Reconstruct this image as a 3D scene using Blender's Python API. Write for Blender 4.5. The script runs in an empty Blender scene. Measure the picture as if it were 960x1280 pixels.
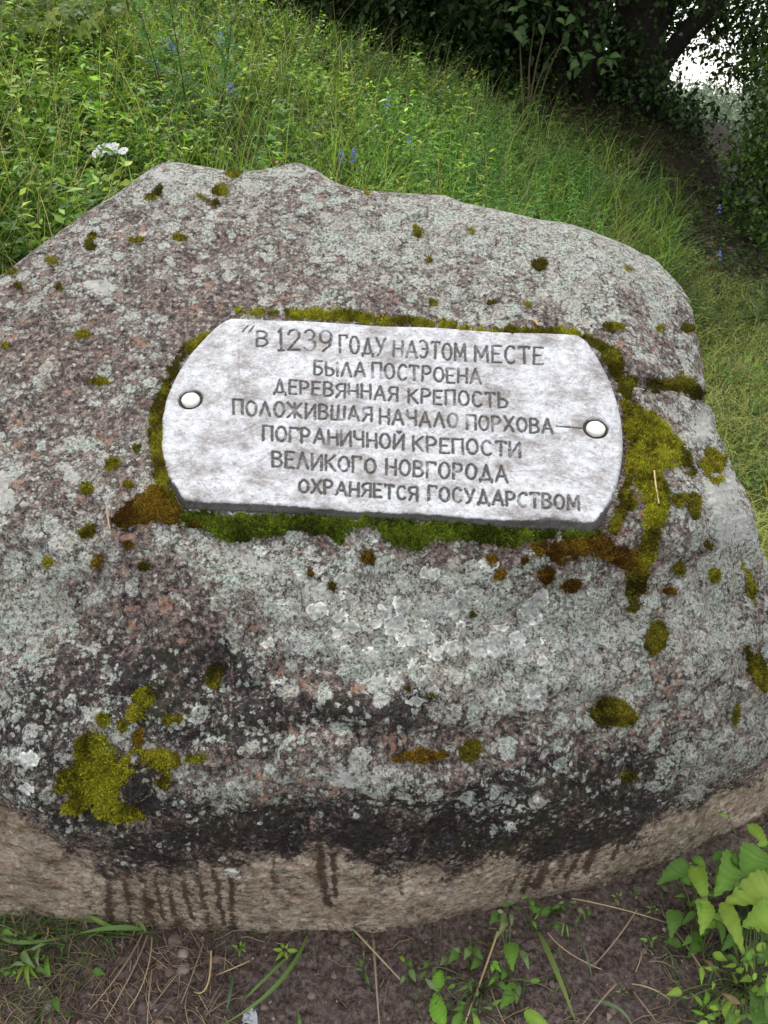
import bpy, math, random
import numpy as np
from mathutils import Vector, Matrix
from mathutils.bvhtree import BVHTree

SC = bpy.context.scene
COL = SC.collection
rng = np.random.default_rng(7)
random.seed(7)

# ------------------------------------------------------------------ camera
F, CX, CY = 967.0, 480.0, 640.0            # photograph pixels (960 x 1280)
PITCH = math.radians(27.8)
cs, sn = math.cos(PITCH), math.sin(PITCH)
CAM = np.array([0.0, 0.0, 1.6])
cam = bpy.data.cameras.new('camera')
camo = bpy.data.objects.new('camera', cam)
COL.objects.link(camo)
camo.location = CAM
camo.rotation_euler = (math.pi / 2 - PITCH, 0, 0)
cam.sensor_fit = 'VERTICAL'
cam.sensor_height = 36.0
cam.lens = 36.0 * F / 1280.0
cam.clip_start = 0.05
cam.clip_end = 2000
SC.camera = camo

# ------------------------------------------------------------------ sky, sun, exposure
SUN_EL, SUN_AZ = math.radians(58), math.radians(-25)      # azimuth from +y towards +x
w = bpy.data.worlds.new('World')
SC.world = w
w.use_nodes = True
nt = w.node_tree
nt.nodes.clear()
out = nt.nodes.new('ShaderNodeOutputWorld')
bg = nt.nodes.new('ShaderNodeBackground')
bg2 = nt.nodes.new('ShaderNodeBackground')
sky = nt.nodes.new('ShaderNodeTexSky')
sky.sky_type = 'NISHITA'
sky.sun_disc = False
sky.sun_elevation = SUN_EL
sky.sun_rotation = SUN_AZ
bg.inputs['Strength'].default_value = 0.05
nt.links.new(sky.outputs[0], bg.inputs['Color'])
tc = nt.nodes.new('ShaderNodeTexCoord')
cn = nt.nodes.new('ShaderNodeTexNoise')
cn.inputs['Scale'].default_value = 2.2
cn.inputs['Detail'].default_value = 5
nt.links.new(tc.outputs['Generated'], cn.inputs['Vector'])
cr = nt.nodes.new('ShaderNodeValToRGB')
cr.color_ramp.elements[0].position = 0.3
cr.color_ramp.elements[0].color = (0.92, 0.91, 0.89, 1)
cr.color_ramp.elements[1].position = 0.7
cr.color_ramp.elements[1].color = (1.0, 0.985, 0.95, 1)
nt.links.new(cn.outputs[0], cr.inputs[0])
nt.links.new(cr.outputs[0], bg2.inputs['Color'])
bg2.inputs['Strength'].default_value = 0.95
addn = nt.nodes.new('ShaderNodeAddShader')
nt.links.new(bg.outputs[0], addn.inputs[0])
nt.links.new(bg2.outputs[0], addn.inputs[1])
nt.links.new(addn.outputs[0], out.inputs['Surface'])

sl = bpy.data.lights.new('sun', 'SUN')
sl.energy = 1.5
sl.angle = math.radians(14)
sl.color = (1.0, 0.97, 0.92)
so = bpy.data.objects.new('sun', sl)
COL.objects.link(so)
sd = Vector((math.cos(SUN_EL) * math.sin(SUN_AZ), math.cos(SUN_EL) * math.cos(SUN_AZ), math.sin(SUN_EL)))
so.rotation_euler = sd.to_track_quat('Z', 'Y').to_euler()
so.location = (0, 0, 20)
SC.view_settings.view_transform = 'Standard'
SC.view_settings.look = 'None'
SC.view_settings.exposure = 0.68
SC.view_settings.gamma = 1.0
SC.cycles.max_bounces = 6
SC.cycles.diffuse_bounces = 3
SC.cycles.transparent_max_bounces = 4

# ------------------------------------------------------------------ helpers
def ray(px, py):
    px = np.asarray(px, float); py = np.asarray(py, float)
    X = (px - CX) / F; Y = (CY - py) / F
    return np.stack(np.broadcast_arrays(X, cs + Y * sn, -sn + Y * cs), -1)
def unproj(px, py, t):
    return CAM + ray(px, py) * np.asarray(t, float)[..., None]
def toimg(P):
    D = P - CAM
    z = D[..., 1] * cs - D[..., 2] * sn
    y = D[..., 1] * sn + D[..., 2] * cs
    return CX + F * D[..., 0] / z, CY - F * y / z
def smooth(a, b, x):
    t = np.clip((x - a) / (b - a), 0, 1)
    return t * t * (3 - 2 * t)

_perm = np.random.default_rng(3).random(4096)
def _h(ix, iy, iz):
    n = (ix * 73856093) ^ (iy * 19349663) ^ (iz * 83492791)
    n = (n ^ (n >> 13)) * 1274126177
    return _perm[(n ^ (n >> 16)) & 4095]
def noise(P, scale):
    Q = P * scale
    i = np.floor(Q).astype(np.int64); f = Q - i
    f = f * f * (3 - 2 * f)
    r = 0
    for dx in (0, 1):
        for dy in (0, 1):
            for dz in (0, 1):
                wt = (f[..., 0] if dx else 1 - f[..., 0]) * (f[..., 1] if dy else 1 - f[..., 1]) * (f[..., 2] if dz else 1 - f[..., 2])
                r = r + wt * _h(i[..., 0] + dx, i[..., 1] + dy, i[..., 2] + dz)
    return r * 2 - 1
def fbm(P, scale, octv=4, g=0.5):
    r = 0; a = 1; s = 0
    for k in range(octv):
        r = r + a * noise(P + 17.3 * k, scale * 2 ** k); s += a; a *= g
    return r / s

def mesh_from(name, V, Fc, colors=None, attrs=None, smooth_sh=True):
    """V (n,3), Fc (m,3|4) or a list of such arrays"""
    me = bpy.data.meshes.new(name)
    V = np.asarray(V, np.float32)
    if not isinstance(Fc, list): Fc = [Fc]
    Fc = [np.asarray(f, np.int32) for f in Fc if len(f)]
    me.vertices.add(len(V)); me.vertices.foreach_set('co', V.ravel())
    idx = np.concatenate([f.ravel() for f in Fc])
    tot = np.concatenate([np.full(len(f), f.shape[1], np.int32) for f in Fc])
    st = np.concatenate([[0], np.cumsum(tot)[:-1]]).astype(np.int32)
    me.loops.add(len(idx)); me.loops.foreach_set('vertex_index', idx)
    me.polygons.add(len(tot)); me.polygons.foreach_set('loop_start', st)
    me.polygons.foreach_set('loop_total', tot)
    me.polygons.foreach_set('use_smooth', np.full(len(tot), smooth_sh))
    me.update(calc_edges=True)
    if colors is not None:
        a = me.attributes.new('tint', 'FLOAT_COLOR', 'POINT')
        c = np.ones((len(V), 4), np.float32); c[:, :3] = colors
        a.data.foreach_set('color', c.ravel())
    for k, v in (attrs or {}).items():
        a = me.attributes.new(k, 'FLOAT', 'POINT')
        a.data.foreach_set('value', np.asarray(v, np.float32).ravel())
    return me
def link(name, me, mat=None, parent=None):
    o = bpy.data.objects.new(name, me)
    COL.objects.link(o)
    if mat is not None and me is not None and not me.materials: me.materials.append(mat)
    if parent is not None: o.parent = parent
    return o
def tag(o, label=None, cat=None, group=None, kind=None):
    if label: o['label'] = label
    if cat: o['category'] = cat
    if group: o['group'] = group
    if kind: o['kind'] = kind
    return o
def thing(name, label, cat, loc=(0, 0, 0), group=None):
    o = bpy.data.objects.new(name, None)
    COL.objects.link(o); o.location = loc
    o.empty_display_size = 0.05
    return tag(o, label, cat, group)
def grid_faces(nr, nc):
    i = np.arange(nr * nc).reshape(nr, nc)
    return np.stack([i[:-1, :-1], i[:-1, 1:], i[1:, 1:], i[1:, :-1]], -1).reshape(-1, 4)
def tube(pts, rad, sides=5):
    pts = np.asarray(pts, float); n = len(pts)
    rad = np.broadcast_to(np.asarray(rad, float), (n,))
    T = np.gradient(pts, axis=0); T /= np.linalg.norm(T, axis=1, keepdims=True) + 1e-9
    up = np.array([0.31, 0.2, 0.93]); A = np.cross(T, up); A /= np.linalg.norm(A, axis=1, keepdims=True) + 1e-9
    B = np.cross(T, A)
    th = np.arange(sides) * 2 * math.pi / sides
    V = pts[:, None] + rad[:, None, None] * (A[:, None] * np.cos(th)[None, :, None] + B[:, None] * np.sin(th)[None, :, None])
    i = np.arange(n * sides).reshape(n, sides); j = np.roll(i, -1, 1)
    Fq = np.stack([i[:-1], j[:-1], j[1:], i[1:]], -1).reshape(-1, 4)
    return V.reshape(-1, 3), Fq
def bez(p0, p1, p2, n=8):
    t = np.linspace(0, 1, n)[:, None]
    return (1 - t) ** 2 * np.asarray(p0) + 2 * t * (1 - t) * np.asarray(p1) + t * t * np.asarray(p2)
class MB:
    def __init__(s): s.V = []; s.F = []; s.C = []; s.n = 0
    def add(s, V, Fc, c=(1, 1, 1)):
        V = np.asarray(V, float)
        s.V.append(V); s.F.append(np.asarray(Fc) + s.n)
        s.C.append(np.broadcast_to(np.asarray(c, float), (len(V), 3))); s.n += len(V)
    def mesh(s, name, sm=True):
        by = {}
        for f in s.F: by.setdefault(f.shape[1], []).append(f)
        return mesh_from(name, np.concatenate(s.V), [np.concatenate(v) for v in by.values()], np.concatenate(s.C), smooth_sh=sm)

# ------------------------------------------------------------------ materials
def newmat(name):
    m = bpy.data.materials.new(name); m.use_nodes = True
    n = m.node_tree.nodes; n.clear()
    return m, n, m.node_tree.links
class NB:
    """small node helper"""
    def __init__(s, name):
        s.m, s.n, s.l = newmat(name)
        s.out = s.n.new('ShaderNodeOutputMaterial')
        s.tc = s.n.new('ShaderNodeTexCoord').outputs['Object']
    def put(s, v, sock):
        if hasattr(v, 'is_linked') or isinstance(v, bpy.types.NodeSocket): s.l.new(v, sock)
        elif isinstance(v, (tuple, list)) and len(v) == 3 and sock.type == 'RGBA': sock.default_value = (*v, 1)
        else: sock.default_value = v
    def noise(s, scale, detail=4, rough=0.55, dist=0.0, vec=None, col=False):
        t = s.n.new('ShaderNodeTexNoise'); s.l.new(vec or s.tc, t.inputs['Vector'])
        t.inputs['Scale'].default_value = scale; t.inputs['Detail'].default_value = detail
        t.inputs['Roughness'].default_value = rough; t.inputs['Distortion'].default_value = dist
        return t.outputs[1 if col else 0]
    def vor(s, scale, feat='F1', out='Color', rnd=1.0, vec=None):
        t = s.n.new('ShaderNodeTexVoronoi'); s.l.new(vec or s.tc, t.inputs['Vector'])
        t.feature = feat; t.inputs['Scale'].default_value = scale; t.inputs['Randomness'].default_value = rnd
        return t.outputs[out]
    def math(s, op, a, b=None, c=None, clamp=False):
        t = s.n.new('ShaderNodeMath'); t.operation = op; t.use_clamp = clamp
        for k, v in enumerate((a, b, c)):
            if v is not None: s.put(v, t.inputs[k])
        return t.outputs[0]
    def step(s, a, lo, hi, inv=False):
        t = s.n.new('ShaderNodeMapRange'); t.interpolation_type = 'SMOOTHSTEP'
        s.put(a, t.inputs[0]); s.put(lo, t.inputs[1]); s.put(hi, t.inputs[2])
        t.inputs[3].default_value = 1 if inv else 0; t.inputs[4].default_value = 0 if inv else 1
        return t.outputs[0]
    def mix(s, f, a, b, mode='MIX'):
        t = s.n.new('ShaderNodeMix'); t.data_type = 'RGBA'; t.blend_type = mode
        s.put(f, t.inputs[0]); s.put(a, t.inputs[6]); s.put(b, t.inputs[7])
        return t.outputs[2]
    def ramp(s, f, stops):
        t = s.n.new('ShaderNodeValToRGB'); s.l.new(f, t.inputs[0])
        e = t.color_ramp.elements
        while len(e) < len(stops): e.new(0.5)
        for q, (p, c) in zip(e, stops): q.position = p; q.color = (*c, 1)
        return t.outputs[0]
    def attr(s, name, out='Fac'):
        t = s.n.new('ShaderNodeAttribute'); t.attribute_name = name
        return t.outputs[out]
    def sep(s, c):
        t = s.n.new('ShaderNodeSeparateColor'); s.l.new(c, t.inputs[0]); return t.outputs
    def bump(s, h, strength, dist, prev=None):
        t = s.n.new('ShaderNodeBump'); s.put(h, t.inputs['Height'])
        t.inputs['Strength'].default_value = strength; t.inputs['Distance'].default_value = dist
        if prev is not None: s.l.new(prev, t.inputs['Normal'])
        return t.outputs[0]
    def finish(s, col, rough=0.8, bump=None, spec=0.3, trans=0.0):
        p = s.n.new('ShaderNodeBsdfPrincipled')
        s.put(col, p.inputs['Base Color']); s.put(rough, p.inputs['Roughness'])
        p.inputs['Specular IOR Level'].default_value = spec
        if bump is not None: s.l.new(bump, p.inputs['Normal'])
        last = p.outputs[0]
        if trans:
            q = s.n.new('ShaderNodeBsdfTranslucent'); s.put(col, q.inputs[0])
            x = s.n.new('ShaderNodeMixShader'); x.inputs[0].default_value = trans
            s.l.new(last, x.inputs[1]); s.l.new(q.outputs[0], x.inputs[2]); last = x.outputs[0]
        s.l.new(last, s.out.inputs[0])
        return s.m

def mat_rock():
    b = NB('lichened_granite')
    L, D, Cn, W, Br, St = [b.attr(k) for k in ('pale', 'dark', 'clean', 'white', 'brown', 'streak_shade')]
    wv = b.n.new('ShaderNodeVectorMath'); wv.operation = 'MULTIPLY_ADD'
    b.l.new(b.noise(90, 3, col=True), wv.inputs[0]); wv.inputs[1].default_value = (0.012,) * 3; b.l.new(b.tc, wv.inputs[2])
    wv = wv.outputs[0]
    cell = b.sep(b.vor(170, vec=wv)); cell2 = b.sep(b.vor(75, vec=wv)); cell3 = b.sep(b.vor(280, vec=wv))
    n7 = b.noise(7, 4); n20 = b.noise(20, 5, 0.65); n70 = b.noise(62, 6, 0.78); n130 = b.noise(125, 5, 0.8); vfine = b.noise(330, 3, 0.75)
    mot = b.math('ADD', b.math('MULTIPLY', n70, 0.6), b.math('MULTIPLY', n130, 0.4))
    col = b.ramp(mot, [(0.39, (0.010, 0.008, 0.009)), (0.455, (0.050, 0.038, 0.038)), (0.50, (0.135, 0.106, 0.098)), (0.54, (0.24, 0.197, 0.175)), (0.59, (0.38, 0.33, 0.29)), (0.65, (0.56, 0.51, 0.455))])
    gran = b.ramp(cell[0], [(0.0, (0.35, 0.35, 0.38)), (0.3, (0.85, 0.85, 0.86)), (0.7, (1.15, 1.05, 1.0)), (1.0, (1.5, 1.35, 1.25))])
    col = b.mix(0.75, col, gran, 'MULTIPLY')
    # feldspar grains showing through
    pink = b.math('MULTIPLY', b.step(cell2[1], 0.74, 0.80), b.step(n20, 0.51, 0.60))
    col = b.mix(b.math('MULTIPLY', pink, 0.65), col, b.mix(cell[2], (0.42, 0.19, 0.12), (0.52, 0.32, 0.22)))
    # brown weathered tone
    brn = b.math('MULTIPLY', Br, b.step(b.noise(40, 5, 0.7), 0.44, 0.58))
    col = b.mix(b.math('MULTIPLY', brn, 0.45), col, b.mix(vfine, (0.05, 0.032, 0.025), (0.19, 0.135, 0.105)))
    # bare fractured underside
    sm = b.n.new('ShaderNodeMapping'); b.l.new(b.tc, sm.inputs[0]); sm.inputs['Scale'].default_value = (1.0, 1.0, 1.15); sm.inputs['Rotation'].default_value = (0.3, 0.45, 0.2)
    fr = b.noise(46, 7, 0.8, 0.25, vec=sm.outputs[0])
    cb = b.ramp(fr, [(0.37, (0.10, 0.080, 0.063)), (0.44, (0.27, 0.23, 0.185)), (0.50, (0.40, 0.355, 0.295)), (0.56, (0.50, 0.46, 0.39)), (0.64, (0.60, 0.57, 0.51))])
    cb = b.mix(0.35, cb, gran, 'MULTIPLY')
    cb = b.mix(b.math('MULTIPLY', b.step(cell2[0], 0.72, 0.82), 0.35), cb, (0.42, 0.26, 0.19))
    cb = b.mix(b.math('MULTIPLY', b.step(n20, 0.54, 0.66), 0.30), cb, (0.12, 0.115, 0.07))
    cb = b.mix(1.0, cb, b.ramp(b.noise(9, 5, 0.7), [(0.36, (0.62, 0.55, 0.44)), (0.48, (1.08, 1.02, 0.94)), (0.6, (1.38, 1.32, 1.24))]), 'MULTIPLY')
    cb = b.mix(b.math('MULTIPLY', b.step(n130, 0.54, 0.60), 0.5), cb, (0.09, 0.07, 0.05))
    cmk = b.step(b.math('ADD', Cn, b.math('ADD', b.math('MULTIPLY', b.math('SUBTRACT', n20, 0.5), 1.6), b.math('MULTIPLY', b.math('SUBTRACT', n70, 0.5), 1.8))), 0.25, 0.75)
    col = b.mix(cmk, col, cb)
    # black algal crust and painted contact shadow, broken by the grain of the stone
    dn = b.math('ADD', b.math('MULTIPLY', b.noise(13, 5, 0.7), 0.40), b.math('MULTIPLY', b.noise(75, 6, 0.8), 0.60))
    dth = b.math('SUBTRACT', 0.65, b.math('MULTIPLY', D, 0.25))
    dm = b.step(b.math('SUBTRACT', dn, dth), -0.03, 0.045)
    dcol = b.mix(b.step(n130, 0.45, 0.62), (0.008, 0.007, 0.008), (0.050, 0.036, 0.034))
    dcol = b.mix(b.math('MULTIPLY', b.step(b.noise(9, 4), 0.52, 0.62), 0.5), dcol, (0.030, 0.030, 0.010))
    col = b.mix(b.math('MULTIPLY', dm, 0.93), col, dcol)
    # run-off stains, and shade painted along the foot
    sk = b.step(b.math('ADD', St, b.math('MULTIPLY', b.math('SUBTRACT', b.noise(60, 6, 0.85), 0.5), 3.4)), 0.34, 0.80)
    col = b.mix(b.math('MULTIPLY', sk, 0.88), col, b.mix(n130, (0.018, 0.010, 0.006), (0.095, 0.052, 0.030)))
    # pale crustose lichen: lobed rosettes of two sizes that merge, plus crumbly scatter
    def warp(sc_, amp):
        q = b.n.new('ShaderNodeVectorMath'); q.operation = 'MULTIPLY_ADD'
        b.l.new(b.noise(sc_, 4, 0.75, col=True), q.inputs[0]); q.inputs[1].default_value = (amp,) * 3; b.l.new(b.tc, q.inputs[2]); return q.outputs[0]
    def rosettes(scale, vec, pres_a, pres_b):
        t = b.n.new('ShaderNodeTexVoronoi'); b.l.new(vec, t.inputs['Vector']); t.inputs['Scale'].default_value = scale
        c_ = b.sep(t.outputs['Color']); pres = b.math('SUBTRACT', b.math('MULTIPLY', L, pres_a), pres_b)
        on = b.step(b.math('SUBTRACT', pres, c_[0]), -0.02, 0.02)
        rad = b.math('MULTIPLY_ADD', c_[1], 0.35, 0.42)
        edge = b.math('SUBTRACT', rad, t.outputs['Distance'])
        return b.math('MULTIPLY', on, b.step(edge, 0.0, 0.10)), edge, c_
    w1 = warp(110, 0.022); w2 = warp(170, 0.014)
    r1, e1, c1 = rosettes(30, w1, 1.05, 0.38); r2, e2, c2 = rosettes(92, w2, 0.78, 0.16)
    crumb = b.math('ADD', b.math('MULTIPLY', b.noise(26, 4, 0.7), 0.25), b.math('MULTIPLY', b.noise(105, 6, 0.85), 0.75))
    lm3 = b.step(b.math('SUBTRACT', crumb, b.math('SUBTRACT', 0.645, b.math('MULTIPLY', L, 0.155))), -0.006, 0.012)
    lm = b.math('MAXIMUM', b.math('MAXIMUM', r1, r2), lm3)
    gaps = b.step(b.noise(150, 5, 0.85), 0.40, 0.455)
    lm = b.math('MULTIPLY', lm, b.math('MULTIPLY_ADD', gaps, 0.85, 0.15))
    lcol = b.ramp(b.math('ADD', b.math('MULTIPLY', b.noise(11, 4, 0.6), 0.6), b.math('MULTIPLY', c1[2], 0.25)), [(0.30, (0.38, 0.36, 0.31)), (0.42, (0.46, 0.46, 0.41)), (0.50, (0.38, 0.43, 0.365)), (0.60, (0.52, 0.515, 0.48))])
    shade = b.ramp(b.noise(140, 5, 0.88), [(0.38, (0.35, 0.34, 0.33)), (0.46, (0.82, 0.82, 0.81)), (0.53, (1.05, 1.05, 1.05)), (0.62, (1.45, 1.45, 1.45))])
    lcol = b.mix(1.0, lcol, shade, 'MULTIPLY')
    rim = b.math('MULTIPLY', r1, b.math('SUBTRACT', 1.0, b.step(e1, 0.06, 0.26)))
    lcol = b.mix(b.math('MULTIPLY', rim, 0.45), lcol, (0.60, 0.61, 0.60))
    lcol = b.mix(b.math('MULTIPLY', b.step(cell3[2], 0.88, 0.93), 0.75), lcol, (0.07, 0.06, 0.06))
    col = b.mix(lm, col, lcol)
    # smooth white crust
    wm = b.step(b.math('ADD', W, b.math('MULTIPLY', b.math('SUBTRACT', b.noise(60, 5, 0.7), 0.5), 1.6)), 0.48, 0.62)
    wcol = b.mix(n130, (0.39, 0.385, 0.355), (0.63, 0.62, 0.58))
    wcol = b.mix(b.math('MULTIPLY', b.step(vfine, 0.56, 0.66), 0.6), wcol, (0.17, 0.16, 0.16))
    col = b.mix(wm, col, wcol)
    # ochre specks of young moss
    ys = b.math('MULTIPLY', b.step(b.noise(33, 6, 0.8), 0.60, 0.66), b.step(n130, 0.45, 0.58))
    col = b.mix(b.math('MULTIPLY', b.math('MULTIPLY', ys, 0.75), b.math('SUBTRACT', 1.0, cmk)), col, (0.115, 0.095, 0.018))
    h = b.math('ADD', b.math('MULTIPLY', lm, 0.35), b.math('MULTIPLY', mot, 2.6))
    h = b.math('ADD', h, b.math('MULTIPLY', vfine, 0.5))
    h = b.math('ADD', h, b.math('MULTIPLY', b.math('MULTIPLY', fr, 1.4), Cn))
    bp = b.bump(h, 1.0, 0.0050)
    rough = b.math('SUBTRACT', 0.88, b.math('MULTIPLY', dm, 0.33))
    return b.finish(col, rough, bp, 0.25)

def mat_marble():
    b = NB('weathered_marble')
    ink = b.attr('ink'); vein = b.attr('vein'); grime_shade = b.attr('grime_shade')
    mp = b.n.new('ShaderNodeMapping'); b.l.new(b.tc, mp.inputs[0]); mp.inputs['Scale'].default_value = (0.85, 1.2, 1); mp.inputs['Rotation'].default_value = (0, 0, 0.55)
    n1 = b.noise(10, 8, 0.82, 0.15, vec=mp.outputs[0]); n2 = b.noise(34, 7, 0.85, 0.1, vec=mp.outputs[0]); n3 = b.noise(130, 5, 0.75)
    col = b.ramp(n1, [(0.38, (0.17, 0.155, 0.15)), (0.44, (0.29, 0.275, 0.275)), (0.50, (0.41, 0.41, 0.43)), (0.56, (0.54, 0.55, 0.58)), (0.66, (0.38, 0.36, 0.35))])
    st = b.math('MULTIPLY', b.step(n2, 0.46, 0.60), b.step(n3, 0.42, 0.58))
    col = b.mix(b.math('MULTIPLY', st, 0.75), col, (0.19, 0.165, 0.155))
    col = b.mix(b.math('MULTIPLY', b.step(b.noise(70, 6, 0.8), 0.54, 0.64), 0.35), col, (0.17, 0.155, 0.15))
    # thin natural veins
    sv = b.n.new('ShaderNodeMapping'); b.l.new(b.tc, sv.inputs[0]); sv.inputs['Scale'].default_value = (1, 2.4, 1); sv.inputs['Rotation'].default_value = (0, 0, -0.5)
    vn = b.noise(6.5, 6, 0.62, 1.6, vec=sv.outputs[0])
    vv = b.step(b.math('ABSOLUTE', b.math('SUBTRACT', vn, 0.5)), 0.0, 0.022, True)
    vv = b.math('MULTIPLY', vv, b.step(b.noise(9, 3), 0.48, 0.62))
    vv = b.math('MAXIMUM', b.math('MULTIPLY', vv, 0.6), b.math('MULTIPLY', vein, b.step(n3, 0.3, 0.55)))
    col = b.mix(b.math('MULTIPLY', vv, 0.75), col, (0.22, 0.19, 0.19))
    sp = b.step(b.noise(190, 5, 0.85), 0.555, 0.61)
    col = b.mix(b.math('MULTIPLY', sp, b.math('MULTIPLY', b.step(n2, 0.45, 0.56), 0.75)), col, (0.16, 0.14, 0.135))
    gm = b.step(b.math('ADD', grime_shade, b.math('MULTIPLY', b.math('SUBTRACT', b.noise(45, 5, 0.75), 0.5), 1.1)), 0.42, 0.75)  # grime on the face, plus painted shade on the slab sides
    gc = b.mix(b.step(n3, 0.4, 0.65), (0.008, 0.008, 0.006), (0.045, 0.038, 0.030))
    col = b.mix(b.math('MULTIPLY', gm, 0.9), col, gc)
    im = b.math('MULTIPLY', ink, b.step(b.noise(150, 4, 0.8), 0.33, 0.44))
    col = b.mix(b.math('MULTIPLY', im, 0.95), col, b.mix(n3, (0.018, 0.016, 0.014), (0.065, 0.058, 0.050)))
    h = b.math('ADD', b.math('MULTIPLY', n3, 1.0), b.math('MULTIPLY', b.noise(400, 3), 0.5))
    h = b.math('SUBTRACT', h, b.math('MULTIPLY', vv, 0.6))
    return b.finish(col, 0.62, b.bump(h, 0.55, 0.0022), 0.35)

def mat_tint(name, vary=0.25, scale=60, rough=0.6, trans=0.25, bumpd=0.0, spec=0.3):
    b = NB(name)
    t = b.attr('tint', 'Color')
    nz = b.noise(scale, 4, 0.6)
    lo = tuple([1 - vary] * 3); hi = tuple([1 + vary] * 3)
    col = b.mix(1.0, t, b.mix(nz, lo, hi), 'MULTIPLY')
    bp = b.bump(b.noise(scale * 4, 3), 0.6, bumpd) if bumpd else None
    return b.finish(col, rough, bp, spec, trans)

def mat_soil():
    b = NB('damp_soil')
    n1 = b.noise(14, 6, 0.7); n2 = b.noise(90, 6, 0.75); n3 = b.noise(350, 3, 0.7)
    col = b.ramp(n2, [(0.37, (0.026, 0.019, 0.017)), (0.5, (0.105, 0.078, 0.069)), (0.62, (0.20, 0.155, 0.135))])
    col = b.mix(b.math('MULTIPLY', b.step(n1, 0.45, 0.7), 0.55), col, (0.125, 0.094, 0.086))
    c = b.sep(b.vor(95))
    col = b.mix(b.math('MULTIPLY', b.step(c[0], 0.90, 0.94), b.step(n3, 0.45, 0.6)), col, (0.21, 0.15, 0.12))
    h = b.math('ADD', n2, b.math('MULTIPLY', n3, 0.5))
    return b.finish(col, 0.9, b.bump(h, 0.9, 0.006), 0.2)

def mat_ground():
    b = NB('hill_turf')
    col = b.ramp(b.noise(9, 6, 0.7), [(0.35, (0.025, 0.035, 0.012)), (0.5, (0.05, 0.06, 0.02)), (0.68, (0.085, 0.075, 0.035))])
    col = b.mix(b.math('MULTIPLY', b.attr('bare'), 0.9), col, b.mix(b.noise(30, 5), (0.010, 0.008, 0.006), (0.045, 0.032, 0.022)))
    return b.finish(col, 0.95, b.bump(b.noise(40, 5, 0.7), 0.8, 0.03), 0.1)

M = dict(rock=mat_rock(), marble=mat_marble(), soil=mat_soil(), ground=mat_ground(),
         leaf=mat_tint('green_leaf', 0.45, 55, 0.5, 0.38, 0.0012), grass=mat_tint('grass_blade', 0.15, 25, 0.55, 0.42),
         moss=mat_tint('moss', 0.35, 200, 0.95, 0.0, 0.002, 0.1), stone=mat_tint('pebble_stone', 0.3, 120, 0.75, 0, 0.002),
         dry=mat_tint('dry_straw', 0.3, 90, 0.7, 0.1), bark=mat_tint('bark', 0.5, 18, 0.9, 0, 0.02, 0.1),
         lichen=mat_tint('lichen_crust', 0.62, 150, 0.9, 0, 0.003, 0.1), petal=mat_tint('petal', 0.1, 90, 0.5, 0.3),
         metal=mat_tint('bolt_cap_enamel', 0.22, 160, 0.6, 0, 0.0008, 0.4), gap=mat_tint('dark_recess', 0.4, 200, 0.9, 0, 0.001))

# ------------------------------------------------------------------ terrain
def H(x, y):
    x = np.asarray(x, float); y = np.asarray(y, float)
    t = -0.85 * x + 0.53 * y
    h = 0.60 * (t - 1.0)
    h = np.where(h > 0, h, 0) * smooth(1.15, 2.7, y)
    h = 4.6 * (1 - np.exp(-h / 4.6)) * (1.0)
    h = h + 0.75 * np.exp(-(((x - 3.4) / 1.0) ** 2 + ((y - 11.3) / 1.5) ** 2))
    dist = np.hypot(x, y)
    low = smooth(0.38, 0.52, x / np.maximum(y, 0.5)) * smooth(7, 14, y)
    h = h - low * np.clip((dist - 7) * 0.10, 0, 7)
    h = h - smooth(16, 40, y) * (h * 0.7 + 3.0)
    P = np.stack([x, y, 0 * x], -1)
    return h + 0.06 * fbm(P, 0.8, 3) * smooth(1.6, 3, y) + 0.015 * noise(P, 5) * smooth(1.3, 2, y)
def ground_hit(px, py, tmax=40):
    d = ray(px, py); t = 0.8
    while t < tmax:
        p = CAM + d * t
        if p[2] < H(p[0], p[1]): return p
        t += 0.01 + t * 0.002
    return CAM + d * tmax

def sinhspace(lo, hi, n, c, k):
    a = np.arcsinh((lo - c) / k); b_ = np.arcsinh((hi - c) / k)
    return c + k * np.sinh(np.linspace(a, b_, n))
gx = sinhspace(-900, 900, 340, 0.5, 1.2); gy = sinhspace(-60, 1500, 380, 2.5, 1.5)
GX, GY = np.meshgrid(gx, gy)
GZ = H(GX, GY)
V = np.stack([GX, GY, GZ], -1).reshape(-1, 3)
gpx, gpy = toimg(V)
azr = V[:, 0] / np.maximum(V[:, 1], 0.3)
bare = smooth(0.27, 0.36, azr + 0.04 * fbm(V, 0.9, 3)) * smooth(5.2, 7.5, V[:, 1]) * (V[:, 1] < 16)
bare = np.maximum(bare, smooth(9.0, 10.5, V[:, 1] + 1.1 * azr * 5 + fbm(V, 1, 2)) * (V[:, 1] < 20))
bare = np.maximum(bare, smooth(1.9, 1.3, V[:, 1]) * smooth(-3.5, -2.5, V[:, 1]))
tag(link('ground', mesh_from('ground', V, grid_faces(380, 340), attrs={'bare': bare}), M['ground']), kind='structure')

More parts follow.
